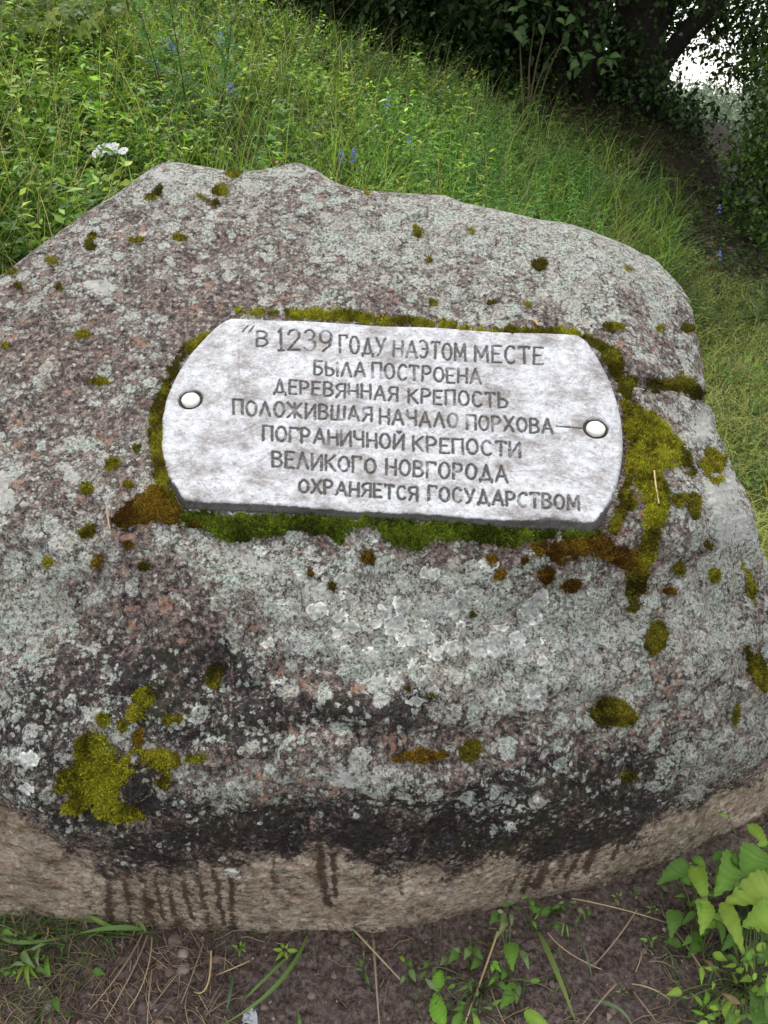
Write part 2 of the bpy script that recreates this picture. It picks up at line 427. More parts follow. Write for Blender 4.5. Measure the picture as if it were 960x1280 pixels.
# damp soil strip at the foot of the boulder, finely clodded, laid over the ground sheet
sx = np.linspace(-1.15, 1.35, 640); sy = np.linspace(0.62, 1.75, 300)
SX, SY = np.meshgrid(sx, sy)
P = np.stack([SX, SY, 0 * SX], -1)
edge = np.minimum.reduce([smooth(-1.15, -0.95, SX), smooth(1.35, 1.15, SX), smooth(0.62, 0.68, SY), smooth(1.75, 1.6, SY)])
def soil_z(P):
    n1 = fbm(P, 9, 4); n2 = fbm(P + 5, 55, 3); n3 = np.abs(noise(P + 9, 30))
    return 0.012 + 0.014 * n1 + 0.008 * n2 + 0.008 * n3
SZ = H(SX, SY) + np.where(edge < 1, -0.03 + 0.03 * edge, 0) + soil_z(P) * edge
tag(link('soil', mesh_from('soil', np.stack([SX, SY, SZ], -1).reshape(-1, 3), grid_faces(300, 640)), M['soil']), kind='structure')
def soil_h(x, y):
    p = np.array([x, y, 0.0]); return float(H(x, y) + soil_z(p))

# ------------------------------------------------------------------ plaque pose (solved from its corners)
def rodr(r):
    th = np.linalg.norm(r); k = r / th
    K = np.array([[0, -k[2], k[1]], [k[2], 0, -k[0]], [-k[1], k[0], 0]])
    return np.eye(3) + math.sin(th) * K + (1 - math.cos(th)) * K @ K
PR = rodr(np.array([0.55306128, 0.03050528, -0.07404372]))
PT = np.array([0.02287004, 0.20463253, 1.6]); PA, PB = 0.399342, 0.25337372
C2W = np.array([[1, 0, 0], [0, sn, cs], [0, cs, -sn]])        # columns: right, up, forward
PU, PV_, PN = C2W @ PR[:, 0], C2W @ PR[:, 1], -(C2W @ PR[:, 2])
if PN[2] < 0: PN = -PN
PO = CAM + C2W @ PT
def px2uv(px, py):
    d = ray(px, py)
    t = ((PO - CAM) @ PN) / (d @ PN)
    Q = CAM + d * t[..., None] - PO if np.ndim(t) else CAM + d * t - PO
    return Q @ PU, Q @ PV_
def plane_depth(px, py, off=0.0):
    d = ray(px, py)
    return ((PO - CAM - 0 * PN) @ PN + off) / (d @ PN)

# ------------------------------------------------------------------ boulder
ROWS = {  # image line of each contour of the boulder: (x, y) pairs, and the right-hand limit
 0: ([-350, 0, 130, 250, 490, 640, 760, 870, 960, 1060], [1165, 1152, 1160, 1168, 1170, 1137, 1110, 1065, 1022, 965], 1060),
 1: ([-350, 0, 250, 490, 640, 760, 870, 960, 1050], [1100, 1090, 1098, 1098, 1070, 1040, 998, 960, 905], 1048),
 2: ([-350, 0, 240, 480, 700, 870, 960, 1030], [1030, 1022, 1022, 1012, 995, 950, 915, 850], 1028),
 3: ([-350, 0, 240, 480, 700, 870, 960, 1010], [950, 928, 930, 922, 900, 852, 800, 760], 1000),
 4: ([-350, 0, 240, 480, 700, 870, 960], [850, 785, 785, 782, 765, 732, 700], 950),
 5: ([-350, 0, 240, 480, 745, 940], [765, 660, 652, 662, 668, 630], 938),
 6: ([-350, 0, 240, 480, 745, 900], [690, 535, 520, 528, 545, 530], 893),
 7: ([-350, 0, 290, 500, 730, 873], [630, 440, 388, 396, 415, 440], 872),
 8: ([-350, 0, 110, 200, 370, 500, 620, 730, 850], [592, 378, 298, 245, 245, 278, 298, 320, 362], 850),
 9: ([-350, -100, 0, 30, 60, 110, 135, 160, 180, 200, 222, 250, 290, 320, 345, 360, 372, 395, 405, 425, 450, 475, 500, 530, 560, 590, 620, 650, 680, 705, 730, 760, 790, 812],
     [560, 400, 345, 322, 300, 264, 250, 233, 217, 206, 204, 209, 215, 214, 210, 206, 205, 213, 221, 232, 239, 241, 243, 245, 248, 258, 264, 270, 277, 280, 287, 298, 310, 322], 815),
}
DEPTH = {
 1: ([-350, 0, 240, 480, 720, 870, 960, 1060], [1.80, 1.545, 1.52, 1.515, 1.59, 1.70, 1.80, 2.0]),
 2: ([-350, 0, 240, 480, 720, 870, 960, 1040], [1.68, 1.42, 1.395, 1.385, 1.47, 1.60, 1.70, 1.92]),
 3: ([-350, 0, 240, 480, 720, 870, 960, 1010], [1.62, 1.405, 1.385, 1.375, 1.43, 1.53, 1.64, 1.82]),
 4: ([-350, 0, 240, 480, 720, 870, 950], [1.62, 1.46, 1.44, 1.435, 1.465, 1.53, 1.66]),
}
frac = np.concatenate([np.linspace(0, 0.26, 60)[:-1], np.linspace(0.26, 1, 420)])
rowpts = []
nC = len(frac)
for r in range(10):
    xs, ys, R = ROWS[r]
    px = -350 + (R + 350) * frac
    py = np.interp(px, xs, ys)
    k = 5 if r == 9 else 25
    pad = np.pad(py, k, mode='edge' if r == 9 else 'reflect', reflect_type='odd') if r != 9 else np.pad(py, k, mode='edge')
    py = np.convolve(pad, np.hanning(2 * k + 1) / np.hanning(2 * k + 1).sum(), 'valid')
    if r == 0:
        Y = (CY - py) / F; t = 1.6 / (sn - Y * cs) + 0.004
    elif r in DEPTH:
        t = np.interp(px, *DEPTH[r])
        t = np.convolve(np.pad(t, 30, mode='reflect', reflect_type='odd'), np.hanning(61) / np.hanning(61).sum(), 'valid')
    else:
        back = {5: 0.019, 6: 0.016, 7: 0.012, 8: 0.02, 9: 0.05}[r]
        t = plane_depth(px, py) + back
        t += 0.10 * smooth(0, -350, px)
        t += {5: 0.16, 6: 0.15, 7: 0.15, 8: 0.15, 9: 0.10}[r] * np.clip(1 - (R - px) / 120, 0, 1) ** 2
    rowpts.append(unproj(px, py, t))
rowpts = np.array(rowpts)                                   # 10, nC, 3
top = rowpts[9]
extra = [top + [0, 0.10, -0.035], top + [0, 0.30, -0.25], top * [1, 1, 0] + [0, 0.45, -0.3]]
low = [rowpts[0] * [1, 1, 0] + [0, 0.05, -0.25]]
CR = np.concatenate([np.array(low), rowpts, np.array(extra)])  # rows
hz = []
for rr in CR:                                              # hidden right and left ends
    pass
lastc = CR[:, -1]; dv = lastc - CAM; dv = dv * [1, 1, 0]; dv /= np.linalg.norm(dv, axis=1, keepdims=True)
Rh = [lastc + dv * 0.10 * [[1, 1, 1]] + [0.01, 0, -0.06], lastc + dv * 0.30 + [0.02, 0, -0.30], lastc * [1, 1, 0] + dv * 0.36 + [0, 0, -0.3]]
firstc = CR[:, 0]
Lh = [firstc * [1, 1, 0] + [-0.35, 0.1, -0.3], firstc + [-0.25, 0.06, -0.30], firstc + [-0.1, 0.02, -0.07]]
CRf = np.concatenate([np.stack(Lh, 1), CR, np.stack(Rh, 1)], 1)
# refine hidden right columns so the turn of the edge is round
def catmull(Pc, seg):
    n = len(Pc); outp = []
    Pp = np.concatenate([[2 * Pc[0] - Pc[1]], Pc, [2 * Pc[-1] - Pc[-2]]])
    for i in range(n - 1):
        a, b_, c_, d_ = Pp[i:i + 4]
        m = seg[i]
        for k in range(m):
            t = k / m
            outp.append(0.5 * ((2 * b_) + (c_ - a) * t + (2 * a - 5 * b_ + 4 * c_ - d_) * t * t + (3 * b_ - a - 3 * c_ + d_) * t ** 3))
    outp.append(Pc[-1])
    return np.array(outp)
segs = [10, 50, 50, 60, 84, 78, 68, 70, 60, 26, 14, 10, 8]
G = catmull(CRf, segs)                                     # (nr, nc, 3)
G = G.transpose(1, 0, 2)                                   # columns first for end refinement
ncols = len(G)
cseg = [8, 8, 6] + [1] * (nC - 1) + [14, 12, 8]
G = catmull(G, cseg).transpose(1, 0, 2)
nr, nc = G.shape[:2]
# keep the boulder off the camera-facing wobble: soften the bedding under the plaque
def normals(G):
    du = np.gradient(G, axis=1); dv = np.gradient(G, axis=0)
    n = np.cross(du, dv); n /= np.linalg.norm(n, axis=2, keepdims=True) + 1e-12
    return n
N = normals(G)
if N[nr // 2, nc // 2, 2] < 0: N = -N
gpx, gpy = toimg(G)
def seg_dist(px, py, pts):
    best = np.full(np.shape(px), 1e9)
    for (x0, y0), (x1, y1) in zip(pts[:-1], pts[1:]):
        dx, dy = x1 - x0, y1 - y0
        t = np.clip(((px - x0) * dx + (py - y0) * dy) / (dx * dx + dy * dy), 0, 1)
        best = np.minimum(best, np.hypot(px - x0 - t * dx, py - y0 - t * dy))
    return best
near = np.exp(-(np.maximum(np.abs(gpx - 490) - 290, 0) ** 2 + np.maximum(np.abs(gpy - 525) - 130, 0) ** 2) / 60 ** 2)
big = fbm(G, 3.2, 3); med = fbm(G + 3, 15, 4); crag = np.abs(fbm(G + 7, 8, 4)); sm = fbm(G + 11, 75, 3, 0.7)
base_line = np.interp(gpx, [-350, 0, 45, 80, 130, 200, 300, 420, 560, 680, 760, 860, 960], [1000, 1008, 1030, 1075, 1095, 1080, 1072, 1072, 1085, 1062, 1040, 1000, 965])
BL = base_line
lowf = smooth(880, 960, gpy)
disp = (0.020 * big * (1 - 0.5 * lowf) + 0.011 * med * (1 - 0.55 * smooth(-20, 20, gpy - BL))) * (1 - near) + 0.003 * med * near
disp -= 0.017 * (0.25 - np.clip(crag, 0, 0.25)) / 0.25 * (1 - near) * (0.25 + 0.8 * smooth(650, 800, gpy)) * (1 - 0.85 * smooth(-30, 25, gpy - BL))
disp += 0.0030 * sm + 0.0016 * noise(G, 170)
# creases, ledges and cracks seen in the photograph
wob = 6 * fbm(G, 14, 3)
def groove(pts, wdt, dep):
    d = seg_dist(gpx + wob, gpy + wob, pts)
    return -dep * np.exp(-(d / wdt) ** 2)
disp += groove([(60, 905), (160, 880), (260, 848), (320, 800)], 14, 0.010)
disp += groove([(180, 935), (300, 915), (430, 905), (560, 925), (690, 905), (800, 860)], 11, 0.012)
disp += groove([(755, 462), (800, 476), (850, 480), (895, 505)], 7, 0.018)
disp += groove([(905, 600), (922, 640), (930, 700), (945, 740)], 3, 0.008)
disp += groove([(640, 770), (700, 790), (780, 810)], 10, 0.005)
disp += groove([(0, 1015), (40, 1030), (70, 1070), (120, 1100)], 10, 0.006)
disp += groove([(770, 480), (800, 560), (815, 650), (795, 740)], 16, 0.006)
disp += groove([(530, 1180), (640, 1120), (760, 1060), (900, 1000)], 12, 0.006)
disp += 0.012 * np.exp(-(((gpx - 320) / 110) ** 2 + ((gpy - 755) / 50) ** 2))
disp += 0.012 * np.exp(-(((gpx - 560) / 140) ** 2 + ((gpy - 975) / 30) ** 2))
disp *= 1 - 0.85 * np.exp(-((np.arange(nr)[:, None] - sum(segs[:10])) / 24.0) ** 2)
disp *= smooth(0, 3, np.minimum(np.arange(nr)[:, None], nr))
G2 = G + N * disp[..., None]
# paint maps: where each growth and the painted foot shade sit on the stone
wx = gpx + 26 * fbm(G, 9, 4); wy = gpy + 26 * fbm(G + 31, 9, 4)
def blob(x, y, rx, ry, p=1.0, rot=0.0):
    c_, s_ = math.cos(math.radians(rot)), math.sin(math.radians(rot))
    a = (wx - x) * c_ + (wy - y) * s_; b_ = -(wx - x) * s_ + (wy - y) * c_
    return p * np.exp(-((a / rx) ** 2 + (b_ / ry) ** 2))
pale = 0.74 + 0 * gpx
pale += 0.30 * fbm(G + 2, 5, 4) + 0.35 * fbm(G + 22, 17, 3)
for a in [(330, 722, 90, 34, .5, 22), (250, 700, 70, 25, .3, 10), (430, 760, 60, 60, .35), (520, 785, 80, 55, .60), (690, 790, 80, 50, .35), (350, 770, 90, 40, .35), (600, 830, 60, 40, .3), (560, 850, 120, 50, .25), (470, 975, 65, 30, .45),
          (270, 975, 70, 22, .35), (620, 790, 80, 70, .3), (690, 810, 80, 60, .2), (250, 228, 120, 25, .35, -12), (450, 290, 120, 50, .28), (600, 300, 140, 45, .33), (760, 330, 100, 60, .35),
          (680, 370, 120, 40, .2), (840, 400, 30, 60, .3), (880, 550, 60, 60, .25), (900, 680, 60, 90, .4), (850, 770, 90, 70, .4), (700, 870, 90, 40, .25), (60, 700, 90, 90, .2), (120, 900, 60, 40, .25), (60, 590, 70, 60, .18), (30, 770, 60, 50, .25), (230, 1000, 50, 16, .3),
          (150, 560, 60, 60, .1), (880, 960, 60, 35, .3), (360, 1010, 90, 20, .2), (290, 1085, 20, 12, .5), (640, 1010, 50, 40, .2), (840, 990, 70, 25, .25), (940, 880, 40, 70, .2)]:
    pale += blob(*a)
for a in [(200, 440, 190, 110, -.12), (130, 450, 120, 60, -.10), (430, 340, 130, 30, -.10), (150, 760, 90, 40, -.12), (200, 830, 110, 45, -.30, -10), (560, 700, 90, 22, -.30), (140, 1010, 120, 60, -.45), (480, 1060, 400, 45, -.5), (740, 850, 80, 45, -.15),
          (780, 1000, 90, 30, -.3), (800, 960, 60, 30, -.3), (170, 690, 60, 40, -.15), (400, 880, 150, 22, -.25), (500, 1030, 180, 25, -.25), (780, 580, 20, 90, -.5), (780, 690, 50, 25, -.3), (790, 440, 60, 30, -.15)]:
    pale += blob(*a)
dark = 0.17 + 0.12 * fbm(G + 8, 5, 3)
for a in [(50, 910, 120, 80, .6), (160, 850, 130, 35, .55, -10), (250, 830, 90, 40, .5), (130, 1010, 110, 50, .75, 15), (120, 960, 70, 50, .4), (330, 895, 140, 38, .62), (470, 890, 150, 34, .48), (500, 1035, 280, 36, .8), (230, 900, 90, 45, .4), (560, 1000, 120, 26, .35), (650, 985, 140, 35, .5, -8),
          (300, 1020, 160, 30, .6), (620, 1050, 110, 22, .55), (800, 965, 70, 26, .65, -10), (740, 1010, 90, 45, .7), (640, 900, 90, 18, .3), (380, 940, 60, 16, .3), (200, 780, 120, 30, .2), (450, 700, 60, 20, .2), (790, 500, 16, 70, .4), (830, 960, 40, 25, .3), (700, 930, 90, 30, .25), (40, 820, 80, 40, .3)]:
    dark += blob(*a)
clean = smooth(-30, 42, wy * 1.1 - gpy * 0.1 - base_line - 18 * fbm(G + 40, 22, 3))
# run-off streaks down the undercut
st = 0 * gpx
for (x0, y0, x1, y1, wd) in [(128, 1070, 138, 1150, 5), (148, 1065, 165, 1160, 3), (168, 1062, 190, 1158, 4), (185, 1060, 205, 1150, 3), (205, 1060, 222, 1165, 3.5), (222, 1058, 240, 1150, 3), (240, 1062, 262, 1160, 4), (262, 1062, 280, 1155, 3), (286, 1065, 292, 1165, 4),
                             (400, 1070, 408, 1130, 5), (415, 1075, 420, 1120, 3), (340, 1080, 344, 1110, 4), (660, 1060, 636, 1122, 3), (682, 1050, 655, 1120, 4), (705, 1040, 672, 1112, 4.5), (728, 1032, 695, 1104, 3.5), (748, 1020, 712, 1100, 3.5), (775, 1010, 735, 1090, 4), (810, 1000, 765, 1075, 3), (850, 985, 800, 1050, 3), (505, 1085, 500, 1115, 3)]:
    d = seg_dist(gpx + 5 * fbm(G, 22, 3), gpy, [(x0 + .25 * (x0 - x1), y0 - 22), (x0, y0), (x1, y1)]); wd = wd * (1.1 + 0.6 * fbm(G + x0, 30, 2))
    st = np.maximum(st, np.exp(-(d / wd) ** 2) * (0.55 + 0.45 * math.sin(x0 * 1.7) ** 2))
st = st * clean
contact_shade = np.exp(-((wy - np.interp(gpx, ROWS[0][0], ROWS[0][1])) / 14) ** 2) * (0.6 + 0.3 * np.sin(gpx / 60))  # contact shadow along the boulder foot, painted into dark and streaks
near_st = clean * (0.10 + blob(210, 1110, 110, 55, .36) + blob(700, 1065, 100, 55, .34, -20) + blob(410, 1080, 90, 36, .26) + blob(560, 1085, 90, 26, .2))
darkfade = smooth(-12, 62, wy * 1.1 - gpy * 0.1 - base_line - 26 * fbm(G + 44, 16, 3))
dark = dark * (1 - 0.95 * darkfade) + 0.45 * contact_shade * clean
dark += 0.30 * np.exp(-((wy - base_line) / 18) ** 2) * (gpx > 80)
pale = pale * (1 - clean) - 0.6 * clean - 0.04 * np.clip(dark - 0.45, 0, 1) + 0.40 * blob(290, 1085, 16, 12)
white = 0 * gpx
for a in [(130, 357, 26, 11, .95), (118, 350, 30, 9, .7), (0, 612, 22, 42, .95), (90, 580, 20, 20, .7), (905, 630, 28, 50, 1.15), (885, 530, 18, 30, .8), (930, 660, 14, 30, 1.0), (320, 700, 60, 15, .72, 22), (375, 745, 26, 24, .66), (300, 690, 30, 8, .7), (445, 970, 42, 24, .6), (210, 215, 45, 9, .7), (380, 212, 30, 6, .7), (50, 746, 22, 10, .5), (650, 265, 120, 6, .45), (272, 968, 30, 12, .45), (245, 1010, 22, 8, .4), (835, 340, 16, 30, .5)]:
    white = np.maximum(white, blob(*a))
brown = 0.25 + 0.3 * fbm(G + 4, 4, 3) + blob(200, 430, 200, 110, .5) + blob(430, 330, 120, 45, .5) + blob(150, 560, 140, 60, .3) + blob(800, 460, 70, 30, .5) + blob(560, 700, 100, 22, .3)
pale += blob(700, 300, 200, 70, .12) + blob(300, 240, 160, 50, .10) + blob(320, 715, 80, 36, .25, 18) + 0.05
pl = np.clip(0.69 + (pale - 0.80) * 0.90, 0, 1.12); dk = np.clip(dark, 0, 0.80)
boulder_me = mesh_from('boulder', G2.reshape(-1, 3), grid_faces(nr, nc)[:, ::-1], attrs={'pale': pl, 'dark': dk, 'clean': clean, 'white': white, 'brown': np.clip(brown, 0, 1), 'streak_shade': np.clip(st * 0.9 + near_st + 0.5 * contact_shade * clean, 0, 1)})
boulder = thing('boulder', 'huge lichen-covered granite boulder carrying the white inscribed plaque', 'boulder', (0.1, 1.5, 0))
OFF = Vector((0.1, 1.5, 0))
def child(name, me, mat, par, off=OFF):
    o = link(name, me, mat, par)
    o.location = -Vector(off)
    return o
child('stone', boulder_me, M['rock'], boulder)
sub = (slice(None, None, 2), slice(None, None, 2))
Gs = G2[sub]
bvh = BVHTree.FromPolygons([tuple(v) for v in Gs.reshape(-1, 3)], grid_faces(*Gs.shape[:2]).tolist())
def rock_hit(px, py):
    d = Vector(ray(px, py)).normalized()
    h = bvh.ray_cast(Vector(CAM), d, 6)
    if h[0] is None: return None, None
    n = h[1]
    if n.dot(d) > 0: n = -n
    return np.array(h[0]), np.array(n)

# ------------------------------------------------------------------ growths on the boulder: moss cushions and lichen rosettes
def in_poly(px, py, poly):
    c = np.zeros(px.shape, bool); n = len(poly)
    for i in range(n):
        x0, y0 = poly[i]; x1, y1 = poly[(i + 1) % n]
        if y0 == y1: continue
        k = ((y0 > py) != (y1 > py)) & (px < (x1 - x0) * (py - y0) / (y1 - y0) + x0)
        c ^= k
    return c
def growth(name, poly, cols, height=0.009, step=1.7, rag=4.0, tufts=2.6, mat='moss', label=None, parent=boulder, tuft_len=0.0065):
    poly = np.array(poly, float)
    x0, y0 = poly.min(0) - 6; x1, y1 = poly.max(0) + 6
    xs = np.arange(x0, x1, step); ys = np.arange(y0, y1, step)
    X, Y = np.meshgrid(xs, ys)
    Q = np.stack([X, Y, 0 * X], -1)
    ds = seg_dist(X, Y, list(map(tuple, poly)) + [tuple(poly[0])])
    sd = np.where(in_poly(X, Y, poly), ds, -ds) + rag * fbm(Q, 0.11, 3) * 0.8 + rag * 0.55 * noise(Q, 0.33)
    sd = sd - (4 if name == 'moss_fringe' else 8) * smooth(0.16, 0.46, fbm(Q + 50, 0.075, 3)) * (len(poly) != 18)
    m = sd > -3.0
    if m.sum() < 6: return None
    idx = -np.ones(X.shape, int); Vs = []; Ns = []; S = []; XY = []
    for j, i in zip(*np.nonzero(m)):
        p, n = rock_hit(X[j, i], Y[j, i])
        if p is None: continue
        idx[j, i] = len(Vs); Vs.append(p); Ns.append(n); S.append(sd[j, i]); XY.append((X[j, i], Y[j, i]))
    if len(Vs) < 6: return None
    Vs = np.array(Vs); Ns = np.array(Ns); S = np.array(S); XY = np.array(XY)
    # drop hits far behind (past the edge of the stone)
    f = np.stack([idx[:-1, :-1], idx[:-1, 1:], idx[1:, 1:], idx[1:, :-1]], -1).reshape(-1, 4)
    f = f[(f >= 0).all(1)]
    if len(f) == 0: return None
    sp = np.linalg.norm(Vs[f[:, 0]] - Vs[f[:, 2]], axis=1); f = f[sp < 0.03]
    up = Ns * 0.85 + np.array([0, 0, 0.35]); up /= np.linalg.norm(up, axis=1, keepdims=True)
    dome = np.clip(S / 9.0, 0, 1) ** 0.6
    if tufts > 1: keepf = (S[f] > 0.6).any(1); f = f[keepf]
    hh = np.where(S > 0, height * dome * (0.75 + 0.5 * fbm(Vs, 60, 2)) + 0.0012 * noise(Vs, 260) * (S > 1.5), -0.003)
    Vt = Vs + up * hh[:, None]
    c0, c1 = np.array(cols[0]), np.array(cols[1])
    tn = np.clip(0.45 + 1.7 * fbm(Vs, 22, 3) + 0.6 * noise(Vs, 200), 0, 1)[:, None]
    C = c0 * (1 - tn) + c1 * tn
    if mat == 'lichen':
        C = C * (0.78 + 0.5 * np.exp(-((S - 1.6) / 1.3) ** 2))[:, None] * (1 - 0.35 * smooth(0.05, 0.4, fbm(Vs, 150, 2)))[:, None]
    mb = MB(); mb.add(Vt, f[:, ::-1], (1, 1, 1)); mb.C[0] = C * (0.5 if mat == 'moss' else 0.95)
    if tufts > 0:
        cand = np.nonzero(S > -3.0 + 3.0 * rng.random(len(S)) ** .7)[0]
        n = int(len(cand) * tufts)
        k = rng.choice(cand, n)
        # tiny leaflets: a bent triangle each
        jit = rng.normal(0, 0.0016, (n, 3)); wd = 0.0013 if mat == 'moss' else 0.0009
        b0 = Vt[k] + jit
        upv = up[k] + rng.normal(0, 0.45, (n, 3)); upv /= np.linalg.norm(upv, axis=1, keepdims=True)
        sv = np.cross(upv, rng.normal(0, 1, (n, 3))); sv /= np.linalg.norm(sv, axis=1, keepdims=True)
        ln = tuft_len * rng.uniform(0.5, 1.2, (n, 1))
        tri = np.stack([b0 - sv * wd, b0 + sv * wd, b0 + upv * ln], 1).reshape(-1, 3)
        cc = C[k] * rng.uniform(0.75, 1.35, (n, 1))
        cc = np.repeat(cc, 3, 0); cc[2::3] *= 1.9; cc *= 0.85
        mb.add(tri, np.arange(3 * n).reshape(-1, 3)); mb.C[-1] = cc
    o = child(name, mb.mesh(name), M[mat], parent)
    if label: o['label'] = label
    return o
def ell(x, y, rx, ry, n=18, rot=0.0):
    a = np.linspace(0, 2 * math.pi, n, endpoint=False)
    r = math.radians(rot); k = 1 + 0.10 * np.sin(2 * a + x) + 0.07 * np.sin(3 * a + y)
    X = rx * np.cos(a) * k; Y = ry * np.sin(a) * k
    return list(zip(x + X * math.cos(r) - Y * math.sin(r), y + X * math.sin(r) + Y * math.cos(r)))
OL = ((0.070, 0.058, 0.006), (0.25, 0.23, 0.018)); GRN = ((0.035, 0.050, 0.005), (0.135, 0.185, 0.016)); RST = ((0.070, 0.034, 0.006), (0.20, 0.125, 0.014)); DKM = ((0.045, 0.038, 0.006), (0.17, 0.15, 0.016))
BRT = ((0.080, 0.070, 0.006), (0.29, 0.285, 0.020))
G3 = [('moss_fringe', [(290, 387), (330, 386), (380, 389), (415, 386), (440, 388), (480, 394), (520, 398), (568, 402), (572, 412), (500, 408), (400, 400), (290, 394)], BRT, .012),
      ('moss_fringe', [(575, 409), (615, 412), (640, 408), (665, 410), (700, 410), (730, 416), (752, 428), (776, 440), (786, 470), (800, 480), (792, 500), (776, 500), (768, 475), (752, 445), (735, 425), (700, 422), (575, 416)], BRT, .013),
      ('moss_fringe', [(255, 418), (232, 430), (218, 450), (207, 465), (200, 490), (188, 512), (184, 540), (190, 560), (190, 600), (214, 640), (226, 645), (214, 600), (206, 560), (210, 500), (226, 455), (262, 418)], OL, .016),
      ('moss_patch', [(190, 598), (178, 618), (152, 636), (140, 652), (150, 662), (172, 656), (195, 652), (215, 656), (228, 660), (226, 636), (210, 610)], RST, .012),
      ('moss_fringe', [(222, 638), (300, 644), (400, 646), (470, 650), (445, 660), (425, 682), (405, 668), (370, 664), (330, 672), (300, 680), (280, 678), (260, 664), (232, 660)], GRN, .016),
      ('moss_fringe', [(455, 646), (600, 656), (700, 664), (752, 664), (748, 676), (690, 672), (640, 686), (590, 678), (545, 676), (520, 690), (490, 682), (470, 664)], GRN, .016),
      ('moss_fringe', [(776, 500), (783, 560), (779, 600), (768, 640), (756, 668), (770, 672), (782, 650), (790, 620), (792, 590), (796, 540), (790, 505)], OL, .014),
      ('moss_patch', [(660, 680), (700, 676), (735, 668), (760, 668), (772, 682), (800, 690), (812, 716), (806, 728), (785, 716), (765, 704), (740, 694), (700, 704), (672, 700)], RST, .011),
      ('moss_patch', [(776, 498), (800, 508), (830, 530), (862, 566), (866, 586), (835, 584), (828, 592), (838, 620), (830, 660), (822, 690), (808, 720), (790, 704), (800, 680), (806, 660), (796, 620), (788, 585), (786, 540)], BRT, .017),
      ('moss_patch', [(785, 706), (806, 712), (808, 740), (800, 765), (786, 765), (781, 740)], DKM, .013),
      ('moss_patch', [(770, 462), (800, 474), (840, 472), (852, 468), (880, 480), (884, 500), (862, 500), (840, 488), (800, 488), (772, 478)], DKM, .014),
      ('moss_patch', [(874, 566), (890, 558), (908, 570), (908, 590), (884, 594), (872, 582)], OL, .012),
      ('moss_patch', [(93, 928), (110, 914), (130, 918), (150, 945), (165, 940), (166, 966), (150, 985), (150, 996), (172, 1002), (180, 1022), (150, 1030), (130, 1022), (110, 1010), (92, 1016), (78, 1010), (92, 992), (66, 990), (76, 966), (96, 955)], BRT, .016),
      ('moss_patch', [(168, 936), (200, 940), (228, 944), (258, 942), (262, 950), (225, 956), (212, 972), (195, 962), (172, 952)], OL, .010),
      ('moss_patch', [(928, 812), (944, 806), (958, 830), (962, 864), (948, 862), (934, 838)], OL, .012),
      ('moss_patch', [(926, 700), (938, 712), (950, 745), (946, 756), (932, 740)], OL, .010)]
for nm, poly, c, hgt in G3:
    growth(nm, poly, c, hgt * .8, rag=5.0)
BLOBS = [(292, 217, 11, 5, 'O'), (275, 238, 12, 7, 'O'), (198, 238, 5, 7, 'D'), (190, 247, 7, 4, 'O'), (252, 246, 5, 4, 'O'), (268, 254, 5, 4, 'O'), (173, 300, 10, 4, 'O'), (113, 307, 8, 7, 'D'), (116, 295, 5, 4, 'O'),
         (63, 326, 8, 5, 'O'), (226, 298, 10, 5, 'O'), (522, 290, 5, 9, 'O'), (675, 331, 9, 8, 'O'), (767, 408, 12, 6, 'O'), (613, 378, 6, 4, 'O'), (540, 379, 6, 4, 'O'), (660, 381, 5, 4, 'O'), (590, 290, 3, 3, 'O'), (536, 325, 4, 3, 'O'),
         (104, 418, 9, 5, 'O'), (141, 580, 10, 8, 'O'), (110, 611, 10, 7, 'O'), (110, 665, 10, 9, 'O'), (160, 606, 6, 5, 'O'), (61, 704, 7, 6, 'O'), (170, 561, 5, 5, 'O'), (181, 709, 8, 6, 'D'), (160, 681, 7, 5, 'R'), (122, 703, 6, 8, 'R'), (125, 477, 12, 5, 'O'),
         (460, 241, 5, 4, 'O'), (74, 359, 6, 3, 'O'), (23, 358, 5, 3, 'O'), (15, 340, 10, 4, 'O'), (820, 798, 14, 21, 'D'), (767, 892, 28, 19, 'D'), (530, 945, 28, 8, 'R'), (588, 940, 15, 13, 'D'), (497, 948, 6, 5, 'R'), (415, 733, 5, 6, 'O'),
         (388, 717, 5, 4, 'R'), (460, 697, 8, 9, 'R'), (683, 720, 11, 10, 'R'), (713, 733, 12, 9, 'R'), (625, 718, 8, 7, 'R'), (615, 700, 7, 6, 'R'), (655, 700, 6, 5, 'R'), (848, 710, 8, 8, 'D'), (836, 740, 10, 5, 'R'), (865, 590, 6, 6, 'D'), (850, 625, 10, 9, 'O'), (868, 632, 8, 18, 'D'),
         (788, 628, 8, 12, 'D'), (893, 720, 7, 9, 'O'), (885, 683, 5, 4, 'D'), (860, 411, 11, 6, 'O'), (825, 411, 7, 5, 'O'), (920, 893, 4, 15, 'D'), (180, 872, 15, 12, 'B'), (168, 893, 12, 10, 'O'), (128, 900, 8, 10, 'B'), (152, 907, 6, 9, 'D'), (92, 1009, 14, 8, 'B'),
         (268, 846, 11, 14, 'D'), (785, 970, 10, 7, 'D'), (215, 900, 12, 6, 'D'), (172, 922, 8, 12, 'R'), (205, 978, 8, 6, 'D'), (592, 768, 4, 4, 'D'), (895, 600, 8, 4, 'O'), (245, 655, 12, 7, 'R'), (6, 432, 6, 4, 'O'), (510, 860, 5, 4, 'O'), (540, 870, 5, 4, 'D'), (785, 240 + 96, 4, 3, 'O')]
CM = {'O': OL, 'D': DKM, 'R': RST, 'B': BRT, 'G': GRN}
for (x, y, rx, ry, t) in BLOBS:
    growth('moss_cushion', ell(x, y, rx, ry), CM[t], 0.003 + 0.0006 * min(rx, 14), rag=3.0, step=1.5)
LC = ((0.40, 0.41, 0.38), (0.64, 0.645, 0.60))
